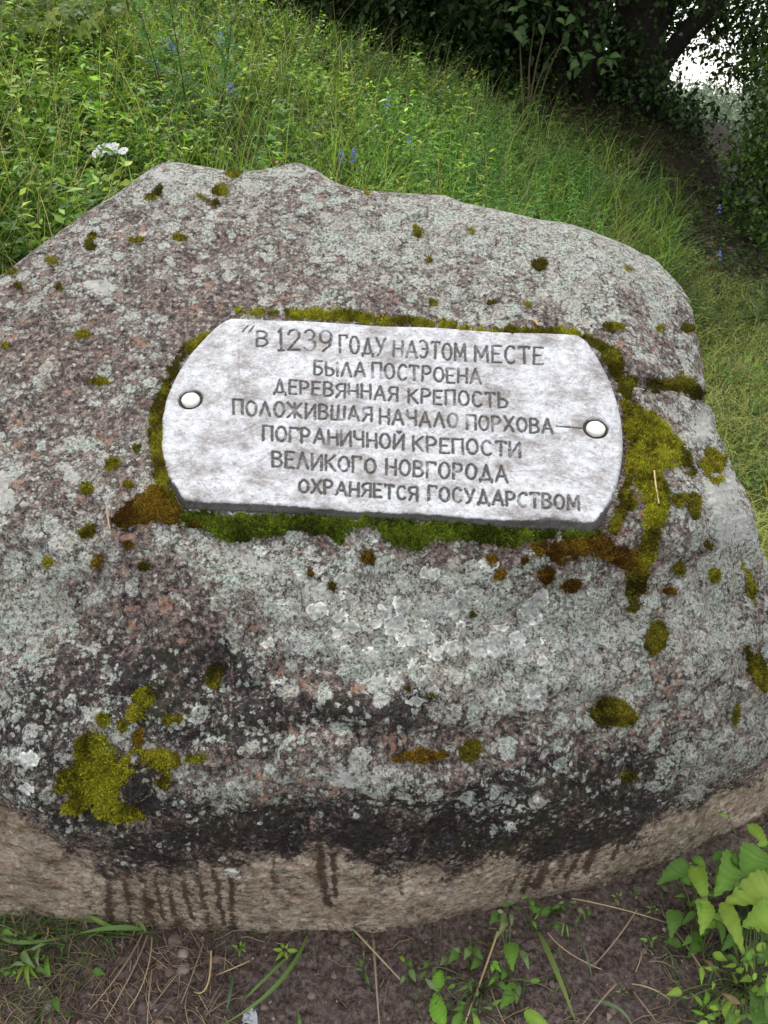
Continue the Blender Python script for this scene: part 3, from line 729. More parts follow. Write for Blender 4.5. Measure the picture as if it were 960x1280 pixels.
for (x, y, rx, ry) in [(502, 757, 13, 11), (535, 760, 12, 10), (493, 782, 16, 13), (470, 776, 10, 9), (562, 724, 7, 7), (425, 745, 8, 6), (424, 769, 9, 8), (478, 762, 7, 7), (576, 741, 8, 7), (510, 800, 16, 11), (600, 750, 10, 9), (545, 815, 13, 10), (640, 1035, 9, 7), (650, 1012, 8, 7), (615, 1040, 6, 4), (325, 688, 11, 6), (380, 720, 10, 9), (398, 712, 7, 6), (672, 1000, 9, 6), (37, 948, 14, 10), (33, 985, 11, 10), (290, 1092, 11, 9), (280, 1070, 9, 5), (530, 780, 8, 7)] + [(float(r9[0]), float(r9[1]), float(r9[2]), float(r9[2] * .85)) for r9 in np.c_[np.random.default_rng(8).normal(545, 85, 44), np.random.default_rng(9).normal(800, 46, 44), np.random.default_rng(10).uniform(6, 15, 44)] if 700 < r9[1] < 900]:
    growth('lichen_rosette', ell(x, y, rx, ry, 14), LC, 0.0022, step=1.2, rag=4.0, tufts=1.0, mat='lichen', tuft_len=0.0016)

# ------------------------------------------------------------------ memorial plaque with engraved, inked letters
GL = {  # strokes in a box one unit high, y up; arcs as ('a', cx, cy, rx, ry, from, to) in degrees
 'А': (.62, [[(0, 0), (.31, 1), (.62, 0)], [(.11, .33), (.51, .33)]]),
 'Б': (.5, [[(.46, 1), (0, 1), (0, 0)], ('a', .18, .29, .3, .29, 90, -90), [(0, .58), (.18, .58)], [(0, 0), (.18, 0)]]),
 'В': (.5, [[(0, 0), (0, 1), (.2, 1)], ('a', .2, .77, .25, .23, 90, -90), ('a', .2, .27, .3, .27, 90, -90), [(.2, .54), (0, .54)], [(0, 0), (.2, 0)]]),
 'Г': (.46, [[(0, 0), (0, 1), (.46, 1), (.46, .88)]]),
 'Д': (.66, [[(.1, .06), (.33, 1), (.56, .06)], [(0, -.1), (0, .06), (.66, .06), (.66, -.1)]]),
 'Е': (.44, [[(.44, 1), (0, 1), (0, 0), (.44, 0)], [(0, .52), (.34, .52)]]),
 'Ж': (.8, [[(.4, 0), (.4, 1)], [(0, 1), (.4, .5), (.8, 1)], [(0, 0), (.4, .5), (.8, 0)]]),
 'И': (.54, [[(0, 1), (0, 0), (.54, 1), (.54, 0)]]),
 'Й': (.54, [[(0, 1), (0, 0), (.54, 1), (.54, 0)], [(.17, 1.2), (.27, 1.1), (.38, 1.2)]]),
 'К': (.5, [[(0, 0), (0, 1)], [(.5, 1), (0, .45)], [(.12, .57), (.52, 0)]]),
 'Л': (.58, [[(0, 0), (.29, 1), (.58, 0)]]),
 'М': (.68, [[(0, 0), (.04, 1), (.34, .25), (.64, 1), (.68, 0)]]),
 'Н': (.52, [[(0, 0), (0, 1)], [(.52, 0), (.52, 1)], [(0, .5), (.52, .5)]]),
 'О': (.56, [('a', .28, .5, .28, .5, 0, 360)]),
 'П': (.52, [[(0, 0), (0, 1), (.52, 1), (.52, 0)]]),
 'Р': (.48, [[(0, 0), (0, 1), (.2, 1)], ('a', .2, .73, .27, .27, 90, -90), [(.2, .46), (0, .46)]]),
 'С': (.5, [('a', .28, .5, .28, .5, 48, 312)]),
 'Т': (.52, [[(.26, 0), (.26, 1)], [(0, .9), (0, 1), (.52, 1), (.52, .9)]]),
 'У': (.56, [[(0, 1), (.3, .4)], [(.56, 1), (.24, .1), (.1, 0)]]),
 'Х': (.56, [[(0, 0), (.56, 1)], [(0, 1), (.56, 0)]]),
 'Ч': (.5, [[(0, 1), (0, .62), (.12, .48), (.5, .5)], [(.5, 1), (.5, 0)]]),
 'Ш': (.74, [[(0, 1), (0, 0), (.74, 0), (.74, 1)], [(.37, 0), (.37, 1)]]),
 'Ы': (.72, [[(0, 1), (0, 0), (.18, 0)], ('a', .18, .28, .28, .28, 90, -90), [(.18, .56), (0, .56)], [(.7, 0), (.7, 1)]]),
 'Ь': (.48, [[(0, 1), (0, 0), (.18, 0)], ('a', .18, .28, .3, .28, 90, -90), [(.18, .56), (0, .56)]]),
 'Э': (.5, [('a', .2, .5, .3, .5, 125, -125), [(.16, .5), (.5, .5)]]),
 'Я': (.52, [[(.5, 0), (.5, 1), (.26, 1)], ('a', .26, .74, .25, .26, 90, 270), [(.26, .48), (.5, .48)], [(.24, .48), (0, 0)]]),
 '1': (.2, [[(.1, 0), (.1, 1)], [(-.02, .0), (.22, .0)], [(.1, 1), (0, .84)]]),
 '2': (.56, [('a', .27, .72, .27, .28, 170, -30), [(.5, .58), (0, 0), (.56, 0)]]),
 '3': (.52, [('a', .24, .76, .24, .24, 150, -90), ('a', .24, .27, .28, .27, 90, -150)]),
 '9': (.54, [('a', .27, .7, .27, .3, 0, 360), [(.54, .7), (.46, .25), (.14, 0)]]),
 '"': (.34, [[(.16, 1), (.0, .62)], [(.34, 1), (.20, .62)]]),
 '-': (.9, [[(0, .55), (.9, .5)]]),
}
LINES = [
 [('"', 303, 317, 407, 428, 408, 429), ('В', 321, 334, 415, 433, 415, 433), ('1239', 349, 414, 412, 438, 412, 438), ('ГОДУ', 425, 481, 420, 441, 422, 444), ('НА', 492, 521, 426, 446, 427, 447), ('ЭТОМ', 525, 582, 426, 447, 430, 451), ('МЕСТЕ', 594, 678, 432, 452, 434, 456)],
 [('БЫЛА', 393, 456, 451, 468, 454, 471), ('ПОСТРОЕНА', 466, 601, 454, 472, 462, 480)],
 [('ДЕРЕВЯННАЯ', 343, 497, 474, 491, 484, 501), ('КРЕПОСТЬ', 511, 634, 486, 503, 492, 510)],
 [('ПОЛОЖИВШАЯ', 292, 465, 500, 518, 510, 527), ('НАЧАЛО', 475, 572, 511, 529, 517, 535), ('ПОРХОВА', 584, 691, 518, 536, 524, 542), ('-', 697, 728, 524, 542, 526, 544)],
 [('ПОГРАНИЧНОЙ', 329, 504, 532, 550, 544, 562), ('КРЕПОСТИ', 517, 650, 546, 564, 553, 571)],
 [('ВЕЛИКОГО', 341, 469, 564, 583, 573, 592), ('НОВГОРОДА', 483, 634, 574, 593, 583, 602)],
 [('ОХРАНЯЕТСЯ', 374, 522, 599, 615, 608, 625), ('ГОСУДАРСТВОМ', 536, 724, 608, 625, 620, 638)],
]
STEP = 0.00150
LB, RB = 0.085, 0.066                                       # how far the end arcs bulge
nv = int(2 * PB / STEP); nu = int((2 * PA + LB + RB) / STEP)
vv = np.linspace(-PB, PB, nv); uu = np.linspace(0, 1, nu)
UU, VV = np.meshgrid(uu, vv)
arc = 1 - (VV / PB) ** 2
cornr = 0.010 * smooth(0.86, 1.0, np.abs(VV) / PB) ** 2
lft = -PA - LB * arc + cornr; rgt = PA + RB * arc + cornr * -1
PUx = lft + (rgt - lft) * UU
PVy = VV + 0.0022 * np.sin(PUx * 23) * (np.abs(VV) / PB) ** 6
loc3 = np.stack([PUx, PVy, 0 * PUx], -1)
de = np.minimum.reduce([PUx - lft, rgt - PUx, PB - np.abs(VV)])      # distance to rim
nz = fbm(loc3, 18, 4)
de_r = de + 0.004 * fbm(loc3 + 4, 55, 3)
Hh = 0.0014 * nz + 0.0005 * fbm(loc3, 140, 3) - 0.008 * np.exp(-np.clip(de, 0, 1) / 0.0035)
chip = smooth(0.010, -0.002, de_r - 0.006 * smooth(-0.05, -0.25, VV)) * smooth(-0.19, -0.235, VV)
Hh -= 0.007 * chip
dist = np.full(PUx.shape, 9.0); line_id = np.zeros(PUx.shape, np.int8)
vstep = vv[1] - vv[0]
def stamp(pts, k, hw):
    """distance of the plaque grid to one stroke, in units of the half width"""
    for (u0, v0), (u1, v1) in zip(pts[:-1], pts[1:]):
        r0 = int(np.clip((min(v0, v1) - 0.008 + PB) / vstep, 0, nv - 1)); r1 = int(np.clip((max(v0, v1) + 0.008 + PB) / vstep + 1, 1, nv))
        mid = (r0 + r1) // 2
        L0, R0 = lft[mid, 0], rgt[mid, 0]
        c0 = int(np.clip((min(u0, u1) - 0.010 - L0) / (R0 - L0) * nu - 2, 0, nu - 1)); c1 = int(np.clip((max(u0, u1) + 0.010 - L0) / (R0 - L0) * nu + 3, 1, nu))
        S = (slice(r0, r1), slice(c0, c1))
        du, dv_ = u1 - u0, v1 - v0
        t = np.clip(((PUx[S] - u0) * du + (PVy[S] - v0) * dv_) / (du * du + dv_ * dv_ + 1e-12), 0, 1)
        d = np.hypot(PUx[S] - u0 - t * du, PVy[S] - v0 - t * dv_) / hw
        b_ = d < dist[S]
        dist[S] = np.where(b_, d, dist[S])
        line_id[S] = np.where(d < 1.9, k, line_id[S])
rl = random.Random(5)
for k, words in enumerate(LINES):
    for (wd, xa, xb, ya0, yb0, ya1, yb1) in words:
        gap = 0.24
        tot = sum(GL[c][0] for c in wd) + gap * (len(wd) - 1)
        cur = 0.0
        for ch in wd:
            gw, strokes = GL[ch]
            tilt = rl.uniform(-.03, .03); dy = rl.uniform(-.03, .03); hs = rl.uniform(.96, 1.04)
            for s_ in strokes:
                if s_[0] == 'a':
                    _, ax, ay, rx, ry, a0, a1 = s_
                    m = 4 + abs(a1 - a0) // 30
                    pts = [(ax + rx * math.cos(math.radians(a0 + (a1 - a0) * q / m)), ay + ry * math.sin(math.radians(a0 + (a1 - a0) * q / m))) for q in range(m + 1)]
                else: pts = s_
                uvp = []
                for (gx_, gy_) in pts:
                    gx_ = gx_ + tilt * gy_; gy_ = gy_ * hs + dy
                    f = (cur + gx_) / tot
                    px = xa + (xb - xa) * f
                    ya = ya0 + (ya1 - ya0) * f; yb = yb0 + (yb1 - yb0) * f
                    py = yb + (ya - yb) * gy_
                    u_, v_ = px2uv(px, py)
                    uvp.append((float(u_), float(v_)))
                stamp(uvp, k + 1, 0.0031 if ch not in '"-' else 0.0020)
            cur += gw + gap
wear = fbm(loc3 + 9, 30, 4); 
rag_d = dist + 0.35 * fbm(loc3, 220, 2)
ink = smooth(1.25, 0.75, rag_d)
Hh -= 0.0022 * smooth(1.2, 0.2, rag_d)
ink = ink * smooth(-0.75, -0.20, wear) * 0.8 + ink * 0.2
vein = np.zeros_like(PUx)
for pts in [[(205, 592), (240, 572), (262, 548), (300, 540), (330, 526)], [(693, 527), (730, 537), (778, 543)], [(206, 600), (222, 596), (235, 600)], [(298, 430), (300, 480), (292, 500)], [(640, 590), (680, 588), (740, 610)], [(250, 500), (262, 515)], [(700, 580), (730, 598)]]:
    p2 = [tuple(float(q) for q in px2uv(*p)) for p in pts]
    d = seg_dist(PUx + 0.003 * nz, PVy + 0.004 * fbm(loc3, 40, 3), p2)
    vein = np.maximum(vein, np.exp(-(d / 0.0016) ** 2))
grime_shade = 0.55 * smooth(0.030, 0.0, de) * smooth(-0.12, -0.22, VV) + 0.25 * smooth(0.016, 0.0, de) + 0.8 * chip
br, _ = px2uv(740, 640)
cu, cv = px2uv(700, 655)
grime_shade += 0.55 * np.exp(-(((PUx - cu) / 0.09) ** 2 + ((PVy - cv) / 0.028) ** 2))
cu, cv = px2uv(300, 470)
grime_shade += 0.30 * np.exp(-(((PUx - cu) / 0.022) ** 2 + ((PVy - cv) / 0.06) ** 2))
BOLT = [px2uv(238, 499), px2uv(745, 535)]
for (bu, bv) in BOLT:
    d = np.hypot(PUx - bu, PVy - bv)
    Hh -= 0.006 * smooth(0.0285, 0.0235, d)
    grime_shade += 0.62 * smooth(0.031, 0.025, d)  # darker disc around each bolt cap
TH = 0.030
Wp = PO + PUx[..., None] * PU + PVy[..., None] * PV_ + Hh[..., None] * PN
faces = grid_faces(nv, nu)
lid = line_id.reshape(-1)
fl = lid[faces].max(1)
at_all = {'ink': ink.ravel(), 'vein': vein.ravel(), 'grime_shade': np.clip(grime_shade, 0, 1.2).ravel()}
plaque = thing('memorial_plaque', 'white marble plaque with dark engraved Cyrillic inscription and rounded ends, bolted to the boulder', 'plaque', tuple(PO))
Vw = Wp.reshape(-1, 3)
def submesh(name, fmask, extraV=None, extraF=None):
    f = faces[fmask]; used, inv = np.unique(f, return_inverse=True)
    f = inv.reshape(f.shape)
    Vn = loc3.reshape(-1, 3)[used].copy(); Vn[:, 2] = Hh.ravel()[used]
    at = {k: v[used] for k, v in at_all.items()}
    if extraV is not None:
        f = np.concatenate([f, extraF(inv, used)]) ; at = {k: np.concatenate([v, extraV[1][k]]) for k, v in at.items()}
        Vn = np.concatenate([Vn, extraV[0]])
    return mesh_from(name, Vn, f[:, :], attrs=at)
ROT = Matrix(np.column_stack([PU, PV_, PN]).tolist()).to_4x4()
if np.dot(np.cross(PU, PV_), PN) < 0: FLIP = True
else: FLIP = False
# rim: loop down from the border of the face
ii = np.arange(nv * nu).reshape(nv, nu)
loop = np.concatenate([ii[0, :-1], ii[:-1, -1], ii[-1, :0:-1], ii[:0:-1, 0]])
Lv = loc3.reshape(-1, 3)[loop].copy(); Lv[:, 2] = Hh.ravel()[loop]
cen = np.array([-.01, 0]); nl = len(loop)
dirn = Lv[:, :2] - cen; dirn /= np.linalg.norm(dirn, axis=1, keepdims=True)
ring = []
rin = fbm(np.c_[Lv[:, :2], 0 * Lv[:, 0]], 50, 3)
for z, g in ((None, 0.0006), (-0.014, 0.0012), (-0.026, -0.001), (-TH, -0.004)):
    q = Lv.copy()
    q[:, :2] += dirn * (g + 0.0012 * rin[:, None])
    if z is not None: q[:, 2] = z + 0.001 * rin
    else: q[:, 2] -= 0.003
    ring.append(q)
rV = np.concatenate(ring)
def rimF(inv, used):
    pos = {u: i for i, u in enumerate(used)}
    n0 = len(used); base = np.array([pos.get(l, -1) for l in loop])
    out_ = []
    prev = base
    for r in range(4):
        cur_ = n0 + r * nl + np.arange(nl)
        a, b_, c_, d_ = prev, np.roll(prev, -1), np.roll(cur_, -1), cur_
        q = np.stack([a, d_, c_, b_], -1); q = q[(q >= 0).all(1)]
        out_.append(q); prev = cur_
    return np.concatenate(out_)
rim_shade = np.concatenate([q + 0.6 * (Lv[:, 1] < -0.2) for q in (np.full(nl, .8), np.full(nl, 1.25), np.full(nl, 1.2), np.full(nl, 1.2))])  # sides darkened to imitate shadow in the gap under the slab
slab = submesh('marble_slab', fl == 0, (rV, {'ink': np.zeros(4 * nl), 'vein': np.zeros(4 * nl), 'grime_shade': rim_shade}), rimF)
def padd(name, me, mat, par, z=0.0):
    o = link(name, me, mat, par); return o
plaque.matrix_world = Matrix.Translation(Vector(PO)) @ ROT
padd('marble_slab', slab, M['marble'], plaque)
TXT = ['topmost engraved line with the year 1239', 'second engraved line, the short one with two words', 'third engraved line of dark capitals', 'fourth engraved line ending in a dash by the right bolt', 'fifth engraved line of dark capitals', 'sixth engraved line of dark capitals', 'bottom engraved line, set to the right']
for k in range(7):
    o = padd('engraved_line', submesh('engraved_line', fl == k + 1), M['marble'], plaque)
    o['label'] = TXT[k]
def lathe(prof, n=24, c=(1, 1, 1)):
    a = np.arange(n) * 2 * math.pi / n
    V = np.array([[r * math.cos(t), r * math.sin(t), z] for (r, z) in prof for t in a])
    i = np.arange(len(prof) * n).reshape(len(prof), n); j = np.roll(i, -1, 1)
    return V, np.stack([i[:-1], j[:-1], j[1:], i[1:]], -1).reshape(-1, 4)
cap_me = None
for q, (bu, bv) in enumerate(BOLT):
    if cap_me is None:
        mb = MB()
        V, Fq = lathe([(0.0182, -0.012), (0.0184, -0.001), (0.0174, 0.0008), (0.0155, 0.0022), (0.010, 0.0031), (0.005, 0.0034), (0.0003, 0.0035)], 28)
        V[:, 0] *= 1.03; V[:, :2] += 0.0004 * np.sin(V[:, :1] * 400); mb.add(V, Fq, (0.66, 0.65, 0.60))
        cap_me = mb.mesh('bolt_cap')
        mb = MB(); V, Fq = lathe([(0.0255, -0.0052), (0.0245, -0.0038), (0.0225, -0.0036), (0.0186, -0.0058)], 28); mb.add(V, Fq, (0.035, 0.032, 0.025))  # near-black ring lining the bolt hole
        ws_me = mb.mesh('recess_ring')
    o = padd('bolt_cap', cap_me, M['metal'], plaque); o.location = (bu, bv, 0)
    o2 = padd('recess_ring', ws_me, M['gap'], plaque); o2.location = (bu, bv, 0)

# ------------------------------------------------------------------ vegetation helpers
def lin(c): return np.array(c, float)
GRASSC = [lin(c) * 1.25 for c in ((0.115, 0.22, 0.022), (0.17, 0.29, 0.032), (0.08, 0.165, 0.022), (0.25, 0.35, 0.05), (0.055, 0.11, 0.02), (0.34, 0.30, 0.10))]
def blades(P, length, width, lean, cols, segs=4, droop=0.5, seed=1):
    """many grass blades in one mesh: P (n,3) roots"""
    r = np.random.default_rng(seed); n = len(P)
    az = r.uniform(0, 2 * math.pi, n); d = np.stack([np.cos(az), np.sin(az), 0 * az], 1)
    d = d + np.array([0.25, -0.15, 0]); d /= np.linalg.norm(d, axis=1, keepdims=True)
    ln = length * r.uniform(0.55, 1.25, n); wd = width * r.uniform(0.6, 1.3, n)
    le = lean * r.uniform(0.2, 1.3, n); dr = droop * r.uniform(0.3, 1.5, n)
    side = np.cross(d, [0, 0, 1]); tw = r.uniform(-0.8, 0.8, n)[:, None]
    side = side * np.cos(tw) + d * np.sin(tw)
    t = np.linspace(0, 1, segs + 1)
    V = np.zeros((n, segs + 1, 2, 3)); C = np.zeros((n, segs + 1, 2, 3))
    for k, tk in enumerate(t):
        hx = le * tk + dr * tk ** 2.5
        hz_ = tk * (1 - 0.35 * le) - dr * 0.55 * tk ** 3
        c = P + d * (hx * ln)[:, None] + np.array([0, 0, 1.0]) * (hz_ * ln)[:, None]
        ww = (wd * (1 - tk ** 1.6) * (0.7 + 0.3 * min(1, tk * 4)) + 0.0002)[:, None]
        V[:, k, 0] = c - side * ww * 0.5; V[:, k, 1] = c + side * ww * 0.5
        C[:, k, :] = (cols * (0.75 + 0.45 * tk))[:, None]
    i = np.arange(n * (segs + 1) * 2).reshape(n, segs + 1, 2)
    Fq = np.stack([i[:, :-1, 0], i[:, :-1, 1], i[:, 1:, 1], i[:, 1:, 0]], -1).reshape(-1, 4)
    return V.reshape(-1, 3), Fq, C.reshape(-1, 3)
def kites(P, D, Nn, ln, wd, cols):
    """small folded leaves: base P, direction D, normal Nn"""
    S = np.cross(D, Nn); S /= np.linalg.norm(S, axis=1, keepdims=True) + 1e-9
    ln = ln[:, None]; wd = wd[:, None]
    a = P; b = P + D * ln * 0.42 + S * wd * 0.5 + Nn * wd * 0.14; c = P + D * ln - Nn * ln * 0.12; d = P + D * ln * 0.42 - S * wd * 0.5 + Nn * wd * 0.14
    m = P + D * ln * 0.5
    V = np.stack([a, b, c, d, m], 1).reshape(-1, 3); n = len(P)
    i = np.arange(n)[:, None] * 5
    T = np.concatenate([i + [0, 1, 4], i + [1, 2, 4], i + [2, 3, 4], i + [3, 0, 4]])
    return V, T, np.repeat(cols, 5, 0)
def unit(v): return v / (np.linalg.norm(v, axis=-1, keepdims=True) + 1e-9)
def pick(pal, n, r, vary=0.25):
    c = np.array(pal)[r.integers(0, len(pal), n)]
    return c * r.uniform(1 - vary, 1 + vary, (n, 1)) * (1 + r.normal(0, 0.05, (n, 3)))
def above(px, py, drop):
    """a point on the ground under the picture point, and the point over it seen there"""
    g = ground_hit(px, py + drop)
    lo, hi = 0.0, 3.0
    for _ in range(40):
        m = (lo + hi) / 2
        _, y = toimg(g + np.array([0, 0, m]))
        if y > py: lo = m
        else: hi = m
    return g, g + np.array([0, 0, (lo + hi) / 2])

CLEAR = [(145, 185, 30), (430, 197, 16), (485, 131, 12), (511, 180, 10), (117, 165, 10), (73, 48, 9), (225, 60, 10), (296, 112, 10), (285, 52, 8), (40, 256, 8)]
def outside_rock(P):
    keep = np.ones(len(P), bool)
    for (x, y, rr_) in CLEAR:
        g_, tp_ = above(x, y, 70); near_ = np.linalg.norm(P[:, :2], axis=1) < np.linalg.norm(g_[:2]) + .05
        for hh_ in (.15, .3, .45):
            qx, qy = toimg(P + [0, 0, hh_]); keep &= ~(near_ & (np.hypot(qx - x, qy - y) < rr_))
    for k, p in enumerate(P):
        h = bvh.ray_cast(Vector((p[0], p[1], 4.0)), Vector((0, 0, -1)), 8)
        if h[0] is not None and h[0].z > p[2] - 0.05: keep[k] = False
    return keep
def scatter(n, amin, amax, ymin, ymax, seed, pw=1.0):
    r = np.random.default_rng(seed)
    a = r.uniform(amin, amax, n); y = ymin + (ymax - ymin) * r.random(n) ** pw
    x = a * y + r.normal(0, 0.02, n)
    P = np.stack([x, y, H(x, y)], 1)
    return P[outside_rock(P)], r

# ---- meadow: grass, herbs (nobody could count them)
mb = MB()
P, r = scatter(40000, -1.0, 0.36, 2.2, 9.5, 11, 1.0)
P = P[(fbm(P + 60, 2.6, 3) + 0.35 * r.normal(0, 1, len(P))) > -0.05]
pal = pick(GRASSC[:5], len(P), r)
pn = fbm(P, 1.1, 3)
pal *= (1.0 + 0.9 * pn)[:, None]
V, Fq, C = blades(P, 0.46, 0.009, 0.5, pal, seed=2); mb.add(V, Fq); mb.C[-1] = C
P, r = scatter(3000, -0.72, 0.30, 2.3, 9, 12, 0.9)                     # tall flowering culms and straw
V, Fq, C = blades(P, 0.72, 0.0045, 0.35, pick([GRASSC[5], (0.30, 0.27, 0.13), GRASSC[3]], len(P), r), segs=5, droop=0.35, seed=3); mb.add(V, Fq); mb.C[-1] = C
tag(link('meadow_grass', mb.mesh('meadow_grass'), M['grass']), kind='stuff')
mb = MB()
P, r = scatter(19000, 0.27, 0.80, 2.0, 7.5, 13, 1.0)                   # short rough grass to the right of the boulder
pal = pick([(0.26, 0.34, 0.05), (0.36, 0.40, 0.08), (0.17, 0.25, 0.04), (0.46, 0.40, 0.16)], len(P), r)
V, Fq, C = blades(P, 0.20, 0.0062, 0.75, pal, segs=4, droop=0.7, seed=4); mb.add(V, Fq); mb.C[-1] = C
P, r = scatter(3500, 0.20, 0.9, 6.5, 13, 14, 1.0)
V, Fq, C = blades(P, 0.16, 0.006, 0.6, pick([(0.05, 0.09, 0.02), (0.09, 0.10, 0.03), (0.08, 0.06, 0.03)], len(P), r), segs=3, seed=5); mb.add(V, Fq); mb.C[-1] = C
tag(link('rough_grass', mb.mesh('rough_grass'), M['grass']), kind='stuff')

def herbs(name, P, r, hgt, nl, ln, wd, pal, whorl=1, stemc=(0.07, 0.10, 0.03)):
    P = P[(fbm(P + 80, 2.2, 3) + 0.3 * r.normal(0, 1, len(P))) > -0.12]; n = len(P)
    hh = hgt * r.uniform(0.5, 1.2, n); lean = r.normal(0, 0.22, (n, 2))
    mb = MB()
    top = P + np.c_[lean * hh[:, None], hh]
    sc_ = np.repeat(np.array([stemc]), n, 0)
    # stems: thin crossed ribbons
    for s_ in (np.array([0.0016, 0, 0]), np.array([0, 0.0016, 0])):
        V = np.stack([P - s_, P + s_, top + s_ * .4, top - s_ * .4], 1).reshape(-1, 3)
        mb.add(V, np.arange(n * 4).reshape(-1, 4)); mb.C[-1] = np.repeat(sc_, 4, 0)
    base = pick(pal, n, r, 0.3) * (1 + 0.6 * fbm(P + 3, 0.9, 2))[:, None]
    for k in range(nl):
        f = r.uniform(0.12, 1.0, n) if whorl == 1 else np.full(n, 0.15 + 0.85 * k / nl) + r.normal(0, .01, n)
        az0 = r.uniform(0, 6.28, n)
        for q in range(whorl):
            az = az0 + q * 2 * math.pi / whorl
            d = unit(np.stack([np.cos(az), np.sin(az), r.uniform(-0.25, 0.75, n)], 1))
            N_ = unit(np.cross(d, np.cross([0, 0, 1.0], d)) + r.normal(0, .35, (n, 3)))
            p = P + (top - P) * f[:, None]
            sz = r.uniform(0.6, 1.25, n) * (1.25 - 0.6 * f)
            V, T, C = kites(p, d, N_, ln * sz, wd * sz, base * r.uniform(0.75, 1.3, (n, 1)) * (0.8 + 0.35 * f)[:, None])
            mb.add(V, T); mb.C[-1] = C
    return tag(link(name, mb.mesh(name), M['leaf']), kind='stuff')
LG = [(0.165, 0.30, 0.03), (0.24, 0.40, 0.04), (0.115, 0.23, 0.035), (0.34, 0.47, 0.06), (0.07, 0.145, 0.03)]
P, r = scatter(4200, -1.0, 0.12, 2.3, 9.0, 21, 1.0); herbs('meadow_herbs', P, r, 0.46, 14, 0.080, 0.027, LG)
P, r = scatter(2800, -1.0, -0.22, 2.2, 6.5, 22, 1.0); herbs('clover_leaves', P, r, 0.34, 5, 0.058, 0.038, LG, whorl=3)
P, r = scatter(1900, -0.02, 0.26, 2.6, 8.0, 23, 1.0); herbs('bedstraw', P, r, 0.42, 9, 0.055, 0.012, [(0.10, 0.25, 0.04), (0.14, 0.30, 0.05), (0.08, 0.19, 0.035)], whorl=5)
P, r = scatter(2200, 0.22, 0.66, 3.0, 7.5, 24, 1.0); herbs('low_herbs', P, r, 0.18, 8, 0.045, 0.018, [(0.13, 0.21, 0.03), (0.18, 0.26, 0.05), (0.09, 0.15, 0.03)])
P, r = scatter(2600, -0.95, 0.3, 7.5, 12.0, 25, 1.0); herbs('shaded_undergrowth', P, r, 0.42, 12, 0.075, 0.035, [(0.06, 0.12, 0.02), (0.08, 0.14, 0.025), (0.035, 0.07, 0.015)])  # undergrowth greens darkened to imitate tree shade
P, r = scatter(9000, 0.22, 0.75, 5.5, 14.5, 27, 1.0)
n = len(P); mb = MB(); d = unit(np.c_[r.normal(0, 1, (n, 2)), r.normal(0, .25, n)]); V, T, C = kites(P + np.c_[np.zeros((n, 2)), r.uniform(.005, .03, n)], d, unit(r.normal(0, .5, (n, 3)) + [0, 0, 1]), r.uniform(.04, .10, n), r.uniform(.02, .05, n), pick([(0.05, 0.032, 0.018), (0.09, 0.055, 0.03), (0.03, 0.02, 0.012), (0.12, 0.085, 0.05), (0.03, 0.05, 0.015)], n, r))
mb.add(V, T); mb.C[-1] = C
tag(link('leaf_litter', mb.mesh('leaf_litter'), M['dry']), kind='stuff')
P, r = scatter(3200, 0.24, 0.66, 5.6, 13, 28, 1.0); herbs('bank_herbs', P, r, 0.2, 8, 0.06, 0.03, [(0.04, 0.075, 0.018), (0.06, 0.10, 0.02)])
# small yellow-green and pale specks of bedstraw bloom
P, r = scatter(900, -0.6, -0.02, 3.2, 7.5, 26, 1.0)
sel = (fbm(P, 1.4, 2) > 0.05)
P = P[sel]; n = len(P)
mb = MB()
for k in range(7):
    q = P + np.c_[r.normal(0, 0.035, (n, 2)), r.uniform(0.28, 0.48, n)]
    d = unit(r.normal(0, 1, (n, 3)) + [0, 0, 1]); V, T, C = kites(q, d, unit(r.normal(0, 1, (n, 3)) + [0, 0, 1.5]), np.full(n, .012), np.full(n, .010), pick([(0.38, 0.36, 0.07), (0.30, 0.33, 0.10)], n, r))
    mb.add(V, T); mb.C[-1] = C
tag(link('yellow_bloom_specks', mb.mesh('yellow_bloom_specks'), M['petal']), kind='stuff')

